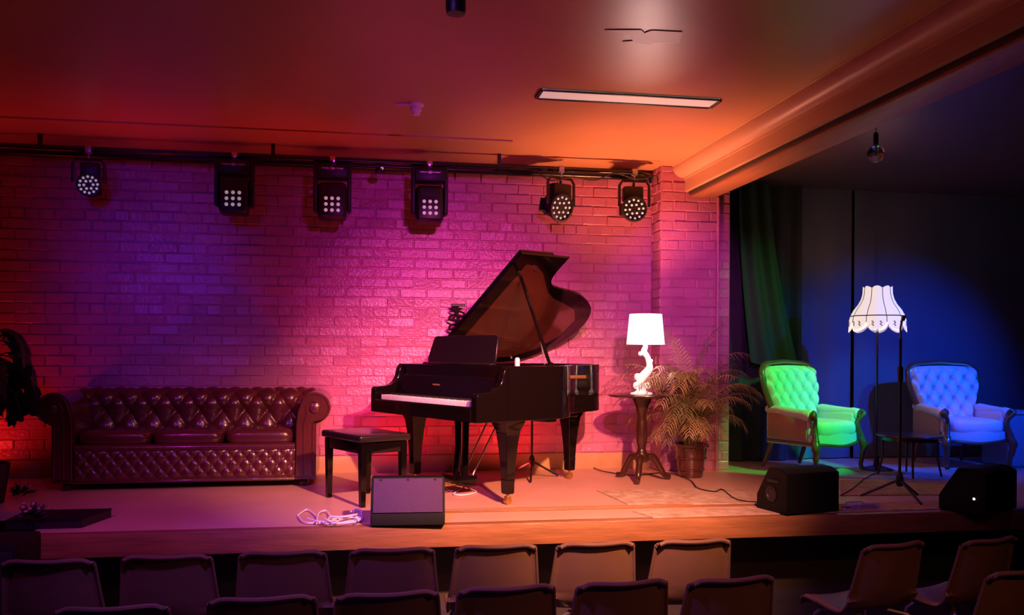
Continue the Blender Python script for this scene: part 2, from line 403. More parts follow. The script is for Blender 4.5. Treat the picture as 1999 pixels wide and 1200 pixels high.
# smoke detector
p = onz(812, 203, ZC)
t = thing('smoke_detector', 'small white smoke detector on the red-lit ceiling', 'smoke detector', p)
b = B(); b.lathe([(0.055, 0), (0.055, -0.012), (0.05, -0.016)], n=20); b.build('base', BUFF, t)
b = B(); b.lathe([(0.04, -0.014), (0.042, -0.045), (0.03, -0.055), (0.028, -0.075), (0.012, -0.08)], n=20); b.build('sensor', BUFF, t)
b = B(); b.box((-0.09, 0, -0.008), (0.10, 0.012, 0.014)); b.build('conduit', BUFF, t)
# torn strips on ceiling
for (pts, lab) in (([(1180, 57), (1252, 57), (1258, 63), (1272, 58), (1332, 61), (1326, 82), (1275, 81), (1270, 86), (1215, 80), (1236, 78), (1225, 66)], 'torn pale strip of ceiling lining nearest the top of the photo'),):
    b = B(); q = [onz(x, y, ZC) for x, y in pts]
    b.prism([(v.x, v.y) for v in q], ZC - 0.005, ZC - 0.001); tag(b.build('ceiling_patch', mat('lining_paper', (.85, .72, .66), .4), smooth=False), lab, 'patch')
# pendant bulb
p = onz(1710, 228, ZC)
t = thing('pendant_bulb', 'clear round glass bulb on a short flex, unlit, right of the beam', 'pendant lamp', p)
zb = ZC
def zz(py): 
    r = ray(1706, py); return EYE + r.z * (p.x / r.x) - ZC
b = B(); b.lathe([(0.055, 0), (0.055, -0.02), (0.03, -0.028)], n=20); b.build('ceiling_rose', BLACK, t)
b = B(); b.tube([(0, 0, -0.02), (0, 0, zz(262))], 0.003, 6); b.build('flex', CABLEK, t)
b = B(); b.lathe([(0.014, zz(262) + .005), (0.018, zz(265)), (0.018, zz(282)), (0.012, zz(284))], n=14); b.build('lamp_holder', BLACK, t)
zc_ = zz(302); R = 0.062
b = B(); b.lathe([(0.014, zz(282))] + [(R * math.sin(a), zc_ + R * math.cos(a)) for a in [0.35 + (PI - 0.40) * k / 12 for k in range(13)]], n=24); b.build('glass_bulb', GLASS, t)
b = B(); b.tube([(0, 0, zz(282)), (0, 0, zc_ - 0.01)], [0.008, 0.004], 8); b.build('filament_stem', STEEL, t)

# ================================================================== LIGHTING RIG
PY, PZ = 7.55, ony(1100, 331, 7.55).z
pe = ony(1272, 330, PY).x
b = B(); b.tube([(-4.85, PY, PZ), (pe - 0.10, PY, PZ), (pe - .02, PY + .02, PZ - .02), (pe + 0.02, PY + 0.08, PZ - 0.06)], 0.019, 12)
for x in (-3.5, -2.55, -.75, 1.15): b.box((x, PY, (PZ + ZC) / 2), (0.03, 0.03, ZC - PZ))
tag(b.build('lighting_pipe', LACQS), 'long black lighting pipe hung below the ceiling along the brick wall', 'pipe')
b = B(); z2 = ony(1100, 340, W - .05).z
b.tube([(-4.85, W - 0.05, z2), (PX0 - 0.02, W - 0.05, z2)], 0.03, 10)
tag(b.build('cable_duct', LACQS), 'thick dark cable duct fixed along the top of the brick wall', 'duct')
def lens_mesh(r):
    b = B(); b.lathe([(r, 0), (r, 0.004), (r * .6, 0.009), (0.0005, 0.011)], n=12)
    o = b.build('lens', LENS); me = o.data; bpy.data.objects.remove(o); return me
L1, L2 = lens_mesh(0.0105), lens_mesh(0.0150)
def par_light(px, py, r, tilt, turn, label, yk=0.0):
    c = ony(px, py, PY); R = r
    t = thing('par_spotlight', label, 'stage light', (c.x, PY, PZ), 0, 'round stage lights on the pipe')
    d = c.z - PZ
    b = B(); b.box((0, 0, 0.0), (0.05, 0.055, 0.06), bev=0.008); b.tube([(0, 0, -0.02), (0, 0, -0.075)], 0.008, 8); b.build('clamp', STEEL, t)
    b = B(); w = R + 0.03
    top = -0.075
    pts = [(-w, 0, d + .02), (-w, 0, top - 0.04), (-w * .8, 0, top), (w * .8, 0, top), (w, 0, top - 0.04), (w, 0, d + .02)]
    rot = Matrix.Rotation(turn, 3, 'Z')
    b.tube([rot @ Vector(p) for p in pts], 0.009, 6, flat=1.6); b.build('yoke', LACQS, t)
    b = B(); b.box((0, .05, d + R + .035), (R * 1.7, .10, .13), rot, bev=.015); b.tube([(0, .03, d + R + .09), (0, 0, -.07)], .012, 8); b.build('driver_box', BLACK, t)
    M = Matrix.Translation((0, 0, d)) @ Matrix.Rotation(turn, 4, 'Z') @ Matrix.Rotation(PI / 2 + tilt, 4, 'X')
    b = B(); b.lathe([(R * .45, -0.20), (R * .8, -0.17), (R * .92, -0.02), (R * 1.08, -0.015), (R * 1.08, 0.02), (R * .95, 0.022), (R * .93, 0.006), (0.001, 0.004)], n=28)
    for k in range(7): b.box((0, 0, -0.18 + k * .02), (R * 1.75, R * 1.0, 0.004))
    o = b.build('can', BLACK, t); o.matrix_local = M
    k = 0
    for n, rr in ((12, .78), (6, .40)):
        for i in range(n):
            a = 2 * PI * i / n + .1
            l = shared('lens', L1, o, (rr * R * math.cos(a), rr * R * math.sin(a), 0.006))
    return t
par_light(173, 361, 0.085, -0.05, 0.15, 'round black LED stage light furthest left on the pipe')
par_light(1095, 405, 0.115, 0.25, 0.45, 'round black LED stage light tilted in its yoke, above the piano lid')
par_light(1238, 408, 0.105, 0.1, -0.05, 'round black LED stage light beside the brick pier')
def matrix_light(px, py, label):
    c = ony(px, py, PY); d = c.z - PZ
    t = thing('matrix_spotlight', label, 'stage light', (c.x, PY, PZ), 0, 'square stage lights on the pipe')
    b = B(); b.box((0, 0, 0.0), (0.05, 0.055, 0.06), bev=0.008); b.tube([(0, 0, -0.02), (0, 0, -0.06)], 0.009, 8); b.build('clamp', CHROME, t)
    b = B(); b.box((0, 0, -0.105), (0.26, 0.16, 0.12), bev=0.02); b.build('base_box', BLACK, t)
    b = B()
    for sx in (-1, 1): b.box((sx * .062, -0.082, -0.085), (0.055, 0.008, 0.012), bev=.001)
    b.box((0, -0.08, -0.085), (0.10, 0.004, 0.008)); b.box((0, -0.082, -0.085), (0.03, 0.006, 0.026), bev=.001)
    b.build('bracket_slots', STEEL, t)
    for sx in (-1, 1):
        b = B(); b.box((sx * .138, 0, d / 2 - .045), (0.035, 0.12, abs(d) + .03), bev=0.014); b.build('yoke_arm', BLACK, t)
    h = B(); h.box((0, 0, 0.03), (0.235, 0.18, 0.31), bev=0.04, seg=3); h.box((0, -0.092, -0.015), (0.19, 0.012, 0.19), bev=0.004)
    o = h.build('head', BLACK, t); o.matrix_local = Matrix.Translation((0, 0, d - 0.0)) @ Matrix.Rotation(-0.10, 4, 'X')
    for i in range(3):
        for j in range(3):
            shared('lens', L2, o, ((i - 1) * .05, -0.098, (j - 1) * .05 - .015), (PI / 2, 0, 0))
    return t
matrix_light(458, 390, 'square nine-lens stage light, leftmost of the three on the pipe')
matrix_light(649, 401, 'square nine-lens stage light in the middle of the three on the pipe')
matrix_light(838, 407, 'square nine-lens stage light nearest the piano')
c = ony(742, 346, PY)
t = thing('wall_camera', 'small dark dome device with pale lens hanging between two square lights', 'camera', (c.x, PY, PZ))
b = B(); b.tube([(0, 0, 0), (0, 0, -0.05)], .01, 8); b.puff((0, 0, -0.07), (0.085, .07, .06), .9); b.build('housing', BLACK, t)
b = B(); b.lathe([(0.014, 0), (0.012, .012), (.001, .013)], (0.015, -0.032, -0.06), 12, 'Y'); b.build('lens', LENS, t)
b = B()   # cable looping along the pipe
pts = [ony(x, y, PY - 0.03) for x, y in ((1045, 330), (1075, 352), (1120, 345), (1160, 352), (1200, 338), (1245, 350), (1280, 343), (1284, 360))]
b.tube(catmull(pts, 5), 0.006, 6); tag(b.build('rig_cable', CABLEK), 'thin black cable looping under the lighting pipe near the pier', 'cable')

# dark fixtures at the top of the frame
def dark_fixture(px, py, y, r, label, name='hanging_spotlight'):
    c = ony(px, py, y)
    t = thing(name, label, 'stage light', (c.x, y, ZC))
    d = c.z - ZC
    b = B(); b.lathe([(0.05, 0), (.05, -.02)], n=16); b.tube([(0, 0, 0), (0, 0, min(d * .4, -.02))], .012, 8); b.build('mount', BLACK, t)
    b = B(); b.lathe([(r * .6, .10), (r * .95, 0.07), (r, -0.05), (r * .9, -0.07), (.001, -.075)], (0, 0, d), 20, 'Z'); b.build('housing', BLACK, t)
    return t
dark_fixture(890, -6, 3.6, 0.042, 'small dark round ceiling fixture cut by the top edge of the photo')
dark_fixture(1830, 22, 4.2, 0.022, 'tiny dark sensor below the black box at the top right')
a = ony(1772, 3, 4.4)
t = thing('projector', 'black box-shaped projector hung from the ceiling at the top right', 'projector', (a.x, 4.4, ZC))
b = B(); b.box((0, 0, a.z - ZC), (0.40, 0.3, 0.10), bev=.01); b.build('housing', BLACK, t)
b = B(); b.box((0, 0, (a.z - ZC + .05) / 2), (.05, .05, abs(a.z - ZC) - .04)); b.build('bracket', BLACK, t)
a = ony(1958, 38, 4.0)
t = thing('hanging_loudspeaker', 'black loudspeaker hung in the dark top right corner', 'loudspeaker', (a.x, 4.0, ZC))
b = B(); b.box((0, 0, a.z - ZC), (0.26, 0.24, 0.24), Matrix.Rotation(.4, 3, 'X'), bev=.03, seg=3); b.build('cabinet', CARPET, t)
b = B(); b.box((0, 0, (a.z - ZC) / 2), (.04, .04, abs(a.z - ZC))); b.build('bracket', BLACK, t)

# ================================================================== GRAND PIANO
PH = math.radians(28)
PO = Vector((0.115, 7.25, ZS))
piano = thing('grand_piano', 'black polished grand piano with its lid propped open', 'piano', PO, -(PI / 2 - PH))
# local axes: x = towards treble (k), y = towards tail (l)
Wd = 1.48
def outline(inset=0.0, b0=0.20):
    pts = [(0, b0), (Wd, b0), (Wd, 0.62), (1.465, 0.72), (1.40, 0.84), (1.29, 0.95), (1.17, 1.06), (1.08, 1.18), (1.03, 1.32), (0.99, 1.46), (0.92, 1.59), (0.80, 1.70), (0.64, 1.76), (0.46, 1.75), (0.28, 1.68), (0.13, 1.55), (0.03, 1.40), (0, 1.25)]
    if not inset: return pts
    out = []; n = len(pts)
    for i in range(n):
        p, q, r = Vector(pts[i - 1]), Vector(pts[i]), Vector(pts[(i + 1) % n])
        d1 = (q - p).normalized(); d2 = (r - q).normalized(); n1 = Vector((-d1.y, d1.x)); n2 = Vector((-d2.y, d2.x))
        nn = (n1 + n2).normalized(); out.append(tuple(q + nn * inset / max(.5, nn.dot(n1))))
    return out
def smooth_outline(pts, keep=2):
    tail = [Vector((a, b_, 0)) for a, b_ in pts[2:]]
    sm = catmull(tail, 4)
    return [pts[0], pts[1]] + [(v.x, v.y) for v in sm]
OUT = smooth_outline(outline()); INN = smooth_outline(outline(0.045))
Z0, Z1 = 0.60, 0.985
b = B(); n = len(OUT)
vo0 = [b.bm.verts.new((x, y, Z0)) for x, y in OUT]; vo1 = [b.bm.verts.new((x, y, Z1)) for x, y in OUT]
vi1 = [b.bm.verts.new((x, y, Z1)) for x, y in INN]; vi0 = [b.bm.verts.new((x, y, Z1 - 0.16)) for x, y in INN]
for k in range(n):
    j = (k + 1) % n
    b.face([vo0[k], vo0[j], vo1[j], vo1[k]]); b.face([vo1[k], vo1[j], vi1[j], vi1[k]]); b.face([vi1[k], vi1[j], vi0[j], vi0[k]])
b.face(vo0[::-1])
b.build('case', LACQ, piano, ang=25)
b = B(); b.prism(smooth_outline(outline(0.047)), Z1 - 0.15, Z1 - 0.14); b.build('soundboard', SOUND, piano, smooth=False)
pl = B(); pin = smooth_outline(outline(0.075, 0.42)); pl.prism(pin, Z1 - 0.115, Z1 - 0.10)
for k in range(5): pl.box((0.25 + k * .24, 0.95 - k * .02, Z1 - 0.09), (0.025, 1.0 - k * .12, 0.025), Matrix.Rotation(-0.10 * k + .15, 3, 'Z'), bev=.006)
pl.box((0.74, 0.47, Z1 - 0.085), (1.30, 0.10, 0.03), bev=.01)
pl.build('iron_plate', GOLD, piano, ang=30)
st = B()
for k in range(46):
    x = 0.12 + k * 0.027; L = 1.55 - max(0, (x - .45)) * 1.0
    st.tube([(x, 0.50, Z1 - 0.072), (x - 0.02 + 0.0 * k, max(.75, L), Z1 - 0.072)], 0.0013, 4)
o = st.build('strings', STEEL, piano); o['kind'] = 'stuff'
# damper rail + felts
b = B(); b.box((0.72, 0.58, Z1 - 0.045), (1.1, 0.02, 0.03), bev=.004); b.build('damper_rail', LACQS, piano)
# arms and key bed
b = B()
armp = [(-0.06, 0.60), (-0.06, 0.775), (-0.045, 0.80), (0.03, 0.805), (0.09, 0.815), (0.13, 0.84), (0.155, 0.88), (0.165, 0.92), (0.175, 0.955), (0.20, Z1), (0.215, Z1), (0.215, 0.60)]
for x0, x1 in ((0, 0.065), (Wd - 0.065, Wd)):
    b = B(); b.prism(armp, x0, x1, lambda a, c, h: (h, a, c)); b.build('side_arm', LACQ, piano, ang=30)
b = B(); b.box((Wd / 2, 0.07, 0.645), (Wd - 0.13, 0.28, 0.09)); b.box((Wd / 2, -0.045, 0.655), (Wd - 0.13, 0.03, 0.10), bev=.006)
b.build('key_bed', LACQ, piano)
for x0 in (0.065, Wd - 0.065 - 0.055):
    b = B(); b.box((x0 + .0275, 0.04, 0.715), (0.055, 0.13, 0.06), bev=.006); b.build('key_block', LACQ, piano)
kb = B(); K0, K1 = 0.122, Wd - 0.122; kw = (K1 - K0) / 52
for k in range(52): kb.box((K0 + (k + .5) * kw, 0.043, 0.7205), (kw - .0012, 0.154, 0.036), bev=.002, seg=1)
keys = kb.build('white_keys', IVORY, piano)
kb = B()
for k in range(51):
    if (k % 7) in (1, 4): continue
    kb.box((K0 + (k + 1) * kw, 0.075, 0.742), (kw * .48, 0.09, 0.014), bev=.002, seg=1)
kb.build('black_keys', EBONY, piano)
b = B(); b.prism([(0.125, 0.735), (0.135, 0.78), (0.165, 0.86), (0.18, 0.90), (0.20, 0.905), (0.20, 0.735)], 0.066, Wd - 0.066, lambda a, c, h: (h, a, c))
fb = b.build('fallboard', LACQ, piano, ang=35)
b = B()
for k in range(7): b.box((0.60 + k * .013, 0.150, 0.832), (0.008, 0.003, 0.010), Matrix.Rotation(-.35, 3, 'X'))
b.build('maker_inlay', GOLD, fb, smooth=False)
b = B(); b.box((Wd / 2, 0.225, 0.945), (Wd - 0.13, 0.03, 0.05), bev=.006); b.box((Wd / 2, .30, Z1 - .02), (Wd - .10, .16, .016), bev=.004)
b.build('name_shelf', LACQ, piano)
# music desk
b = B(); Rm = Matrix.Rotation(-0.25, 3, 'X')
b.prism([(0.30, 0), (1.18, 0), (1.20, .05), (1.17, 0.215), (1.14, 0.23), (0.34, 0.23), (0.31, .215), (0.28, .05)], -0.008, 0.008, lambda a, c, h: tuple(Vector((0, 0.30, Z1)) + Rm @ Vector((a, h, c))))
b.box((0.74, 0.285, Z1 + 0.008), (0.92, 0.06, 0.015), bev=.004)
md = b.build('music_desk', LACQS, piano, ang=30)
b = B(); b.tube([(0.5, 0.32, Z1), (0.5, 0.47, Z1 + .17)], .006, 6); b.tube([(1.0, 0.32, Z1), (1.0, 0.47, Z1 + .17)], .006, 6); b.build('desk_support', STEEL, md)
# lid (hinged on the spine)
AL = math.radians(33)
def lidp(a, b_, h): return (-0.005 + a * math.cos(AL) - h * math.sin(AL), b_, Z1 + 0.004 + a * math.sin(AL) + h * math.cos(AL))
lo = smooth_outline([(0, 0.50), (Wd + .02, 0.50), (Wd + .02, .80), (Wd + .02, .955), (Wd + .015, .96), (1.42, .96), (1.30, .965), (1.21, .99), (1.15, 1.05), (1.115, 1.15), (1.09, 1.28), (1.05, 1.42)] + [(x * 1.01 + .01, y * 1.01) for x, y in outline()[10:]])
b = B(); b.prism(lo, 0.0, 0.02, lidp); lid = b.build('lid', LACQ, piano, ang=30)
b = B(); b.prism([(0.0, 0.50), (Wd + .02, 0.50), (Wd + .02, 0.82), (0.0, 0.82)], 0.024, 0.042, lidp); b.build('front_flap', LACQ, lid, ang=30)
b = B(); b.prism([(.10, .62), (1.38, .62), (1.38, .72), (1.30, .84), (1.18, .95), (1.07, 1.05), (.98, 1.18), (.92, 1.34), (.85, 1.50), (.70, 1.62), (.45, 1.62), (.25, 1.52), (.10, 1.30)], -0.003, 0.0005, lidp)
b.build('lid_reflection_panel', mat('brown_reflection_lacquer', (0.085, 0.022, 0.010), 0.13, coat=1.0), lid, ang=30)  # brown panel stands in for plate and soundboard reflected in the lid
b = B()
for (x, y) in ((1.30, .60), (1.36, .72), (.10, .60), (.1, 1.3)): b.lathe([(.012, -.004), (.012, -.018), (.006, -.02)], (0, 0, 0), 10) if False else b.box(lidp(x, y, -.010), (.022, .022, .022), bev=.005)
b.build('lid_buffer', CHROME, lid)
pa, pb = Vector((Wd - 0.05, 0.63, Z1)), Vector(lidp(1.24, 0.66, -0.002))
b = B(); b.tube([pa, pa.lerp(pb, .5), pb], 0.013, 8); b.lathe([(.025, 0), (.025, .02), (.01, .03)], pa, 12); b.build('lid_prop', LACQ, piano)
b = B(); b.tube([pa + Vector((-.04, -.02, .01)), pa.lerp(pb, .33)], 0.006, 6); b.build('half_stick', STEEL, piano)
# legs
def pleg(x, y, sc_=1.0):
    b = B(); prof = [(0.028, 0.075), (0.034, 0.08), (0.036, 0.16), (0.038, 0.17), (0.038, 0.175), (0.036, 0.18), (0.042, 0.30), (0.052, 0.42), (0.060, 0.49), (0.066, 0.53), (0.080, 0.56), (0.095, 0.605)]
    for (r0, z0), (r1, z1) in zip(prof, prof[1:]):
        v0 = [b.bm.verts.new((x + sx * r0 * 1.15, y + sy * r0 * 1.15, z0)) for sx, sy in ((-1, -1), (1, -1), (1, 1), (-1, 1))]
        v1 = [b.bm.verts.new((x + sx * r1 * 1.15, y + sy * r1 * 1.15, z1)) for sx, sy in ((-1, -1), (1, -1), (1, 1), (-1, 1))]
        for k in range(4): b.face([v0[k], v0[(k + 1) % 4], v1[(k + 1) % 4], v1[k]])
    bmesh.ops.remove_doubles(b.bm, verts=b.bm.verts[:], dist=1e-5)
    
    for v in b.bm.verts: v.co.x = x + (v.co.x - x) * .86; v.co.y = y + (v.co.y - y) * .86
    l = b.build('leg', LACQ, piano, ang=20)
    b = B(); b.tube([(x, y, 0.08), (x, y, 0.05)], .012, 8); b.lathe([(.012, -.018), (.026, -.016), (.026, .016), (.012, .018)], (x, y, .026), 18, 'X'); b.box((x, y, .05), (.05, .03, .012), bev=.003)
    b.build('caster', GOLD, l)
pleg(0.10, 0.30); pleg(1.36, 0.30); pleg(0.66, 1.50)
# pedal lyre
ly = B()
for s_ in (-1, 1): ly.tube([(0.72 + s_ * .055, 0.34, 0.62), (0.72 + s_ * .05, 0.34, 0.35), (0.72 + s_ * .06, 0.33, 0.14)], [.028, .025, .030], 10)
ly.box((0.72, 0.32, 0.105), (0.26, 0.16, 0.075), bev=.01); ly.box((0.72, 0.34, 0.60), (0.24, 0.14, 0.03), bev=.006)
lyo = ly.build('pedal_lyre', LACQ, piano)
for k in (-1, 0, 1):
    b = B(); b.box((0.72 + k * .055, 0.19, 0.075), (.022, .13, .010), bev=.004); b.build('pedal', GOLD, lyo)
for s_ in (-1, 1):
    b = B(); b.tube([(0.72 + s_ * .06, .38, .10), (0.72 + s_ * .07, 0.68, .61)], .007, 8); b.build('lyre_brace', STEEL, lyo)
b = B(); b.box((0.74, 0.75, 0.585), (1.15, .09, .05), bev=.01); b.box((0.6, 1.25, 0.585), (.8, .09, .05), bev=.01); b.build('under_beams', LACQS, piano)

for o in [piano] + list(piano.children):
    if o.type == 'MESH' and o.name.split('.')[0] in ('case', 'side_arm', 'name_shelf', 'fallboard', 'lid', 'leg', 'music_desk'):
        md_ = o.modifiers.new('bevel', 'BEVEL'); md_.width = .0035; md_.segments = 2; md_.limit_method = 'ANGLE'; md_.angle_limit = math.radians(40)
# microphone inside the piano, resting on the plate
t = thing('microphone', 'small chrome microphone on a short clamp inside the open piano', 'microphone', PO + Matrix.Rotation(-(PI / 2 - PH), 3, 'Z') @ Vector((1.18, 0.52, Z1 - .07)))
b = B(); b.tube([(0, 0, 0), (0, 0, .12)], .006, 6); b.build('clamp_arm', BLACK, t)
b = B(); b.lathe([(.018, .05), (.020, .07), (.020, .11), (.016, .125), (.004, .13)], n=14); b.build('capsule', mat('white_capsule', (.8, .7, .7), .3), t)
# boom stand under the piano
def tripod_stand(base, h, label, spread=.28, top_parts=True, m=BLACK, rz=0.0, leg_m=None):
    t = thing('microphone_stand', label, 'microphone stand', base, rz)
    b = B(); b.tube([(0, 0, 0.13), (0, 0, h)], .010, 8); b.build('pole', m, t)
    b = B(); b.lathe([(.018, .10), (.026, .12), (.026, .17), (.014, .20)], n=14); b.build('hub', BLACK, t)
    for k in range(3):
        a = k * 2 * PI / 3 + .3
        b = B(); b.tube([(0, 0, .15), (.06 * math.cos(a), .06 * math.sin(a), .12), (spread * math.cos(a), spread * math.sin(a), .012)], .009, 8); b.build('leg', leg_m or m, t)
    return t
p = onz(1038, 934)
tripod_stand(p + Vector((0, 0, 0)), 0.52, 'low black tripod microphone stand under the piano behind its right front leg', .26)

# ornament behind the lid: coiled microphone cradle on a stand
q = Vector((0.80, 7.93, ZS))
c = ony(893, 625, 7.86)
t = thing('wrought_stand', 'dark curled ironwork ornament on a stand, showing behind the piano lid', 'ornament stand', (c.x, 7.86, ZS))
b = B(); b.tube([(0, 0, 0.02), (0, 0, c.z - ZS - .1)], .010, 8); b.lathe([(.11, 0), (.11, .012), (.02, .03)], n=20); b.build('pole', BLACK, t)
b = B(); H = c.z - ZS
for (dx, dz, r) in ((-.02, .10, .035), (.02, .055, .042), (-.03, .02, .045), (.03, -.03, .045), (-.03, -.065, .045), (.02, -.105, .04)):
    b.tube([(dx + r * math.cos(a), 0.02 * math.sin(2 * a), H + dz + .55 * r * math.sin(a)) for a in [2 * PI * k / 16 for k in range(16)]], .010, 6, closed=True)
b.tube([(-.06, 0, H + .135), (.07, 0, H + .135)], .012, 6); b.tube([(0, 0, H - .14), (0, 0, H + .14)], .011, 6)
b.build('scrollwork', BLACK, t)

# ================================================================== PIANO BENCH
N = onz(707, 990); kk = Vector((math.sin(PH), -math.cos(PH), 0)); ll = Vector((math.cos(PH), math.sin(PH), 0))
BL, BW, BH = 0.56, 0.36, 0.505
bc = N - kk * (BL / 2 - .02) + ll * (BW / 2 - .02)
t = thing('piano_bench', 'black wooden piano bench with a padded top in front of the keyboard', 'bench', bc, -(PI / 2 - PH))
b = B(); b.box((0, 0, BH - .03), (BL + .05, BW + .05, .05), bev=.015, seg=3); b.build('seat_pad', mat('bench_vinyl', (.02, .012, .014), .25), t)
b = B(); b.box((0, 0, BH - .095), (BL, BW, .08), bev=.004); b.build('apron', LACQ, t)
for sx in (-1, 1):
    for sy in (-1, 1):
        b = B(); x, y = sx * (BL / 2 - .02), sy * (BW / 2 - .02)
        v = []
        for r, z in ((.017, 0), (.024, BH - .06)): v.append([b.bm.verts.new((x + a * r, y + c_ * r, z)) for a, c_ in ((-1, -1), (1, -1), (1, 1), (-1, 1))])
        for k in range(4): b.face([v[0][k], v[0][(k + 1) % 4], v[1][(k + 1) % 4], v[1][k]])
        b.face(v[0]); b.face(v[1]); b.build('leg', LACQ, t)

# ================================================================== CHESTERFIELD SOFA
def tuft2(u, v, a, b_):
    p = u / a + v / b_; q = u / a - v / b_
    dp = p - round(p); dq = q - round(q)
    return .8 * (abs(math.sin(PI * p)) * abs(math.sin(PI * q))) ** .5 - 1.0 * math.exp(-(dp * dp + dq * dq) / .03)
def tuft(u, v, a, b_):
    p = u / a + v / b_; q = u / a - v / b_
    h = (abs(math.sin(PI * p)) * abs(math.sin(PI * q))) ** 0.42
    dp = p - round(p); dq = q - round(q)
    d2 = dp * dp + dq * dq
    return h - 0.5 * math.exp(-d2 / 0.012)
def tufted(b, path, u0, u1, a, b_, amp, du=0.012, place=None, v0=0.0, fade=0.06, edge=0.03):
    """path: list of (y,z) along v ; extruded along x(u). returns button spots"""
    P = [Vector((0, y, z)) for y, z in path]
    L = [0]
    for i in range(1, len(P)): L.append(L[-1] + (P[i] - P[i - 1]).length)
    nu = int((u1 - u0) / du); rows = []
    for i, p in enumerate(P):
        t = (P[min(i + 1, len(P) - 1)] - P[max(i - 1, 0)]).normalized(); nrm = Vector((0, t.z, -t.y)) * -1
        row = []
        for k in range(nu + 1):
            u = u0 + (u1 - u0) * k / nu; v = L[i] + v0
            f = min(1, max(0, (L[-1] - L[i]) / fade)) * min(1, (L[i]) / edge + .0) if fade else 1
            e = min(1, (u - u0) / .03, (u1 - u) / .03); e = max(0, e) ** .5
            q = Vector((u, p.y, p.z)) + nrm * (amp * tuft(u, v, a, b_) * f * (.35 + .65 * e))
            row.append(b.bm.verts.new(place(q) if place else q))
        rows.append(row)
    for A, Q in zip(rows, rows[1:]):
        for k in range(nu): b.face([A[k], A[k + 1], Q[k + 1], Q[k]])
    spots = []
    m0 = int(math.floor(2 * u0 / a)) - 1
    for mm in range(m0, int(2 * u1 / a) + 2):
        for nn in range(0, int(2 * (L[-1] + v0) / b_) + 2):
            if (mm + nn) % 2: continue
            u = mm * a / 2; v = nn * b_ / 2 - v0
            if u <= u0 + .02 or u >= u1 - .02 or v <= .02 or v >= L[-1] - fade: continue
            i = max(1, min(len(L) - 2, next(j for j in range(len(L)) if L[j] >= v)))
            t = (P[i + 1] - P[i - 1]).normalized(); nrm = Vector((0, t.z, -t.y)) * -1
            q = Vector((u, P[i].y, P[i].z)) + nrm * (-0.45 * amp)
            spots.append((place(q) if place else q, nrm))
    return spots
def resample(pts, n):
    P = [Vector((x, y)) for x, y in pts]; L = [0]
    for i in range(1, len(P)): L.append(L[-1] + (P[i] - P[i - 1]).length)
    out = []
    for k in range(n + 1):
        s = L[-1] * k / n; i = next((j for j in range(1, len(L)) if L[j] >= s - 1e-9), len(L) - 1)
        f = (s - L[i - 1]) / max(1e-9, L[i] - L[i - 1]); q = P[i - 1].lerp(P[i], f); out.append((q.x, q.y))
    return out
def button_mesh(r, m, name='button'):
    b = B(); b.lathe([(r, 0), (r * .95, r * .35), (r * .6, r * .6), (.0004, r * .7)], n=10)
    o = b.build(name, m); me = o.data; bpy.data.objects.remove(o); return me
BT = button_mesh(.011, LEATHER)
def aim(n): return Vector(n).to_track_quat('Z', 'Y').to_euler()

sl, sr = ony(99, 900, 7.2).x, ony(617, 900, 7.2).x
SWD = sr - sl
sofa = thing('chesterfield_sofa', 'oxblood leather chesterfield sofa with three seat cushions and deep buttoned back', 'sofa', ((sl + sr) / 2, 7.56, ZS), 0.012)
SD = 0.78; yf = -SD / 2; hw = SWD / 2; AW = 0.17      # arm body width
inner = hw - AW
# backrest
bp = [(0.13, 0.34), (0.155, 0.45), (0.175, 0.56), (0.165, 0.62)] + [(0.27 - 0.11 * math.cos(a), 0.635 + 0.11 * math.sin(a)) for a in [PI * k / 10 for k in range(11)]]
b = B(); spots = tufted(b, resample(bp, 52), -hw + .02, hw - .02, 0.185, 0.28, 0.036, place=None, v0=.03)
b.box((0, 0.30, 0.36), (2 * hw - .06, 0.14, 0.60))
o = b.build('backrest', LEATHER, sofa, ang=80, fix=False)
for p_, n_ in spots: shared('button', BT, o, p_, aim(n_))
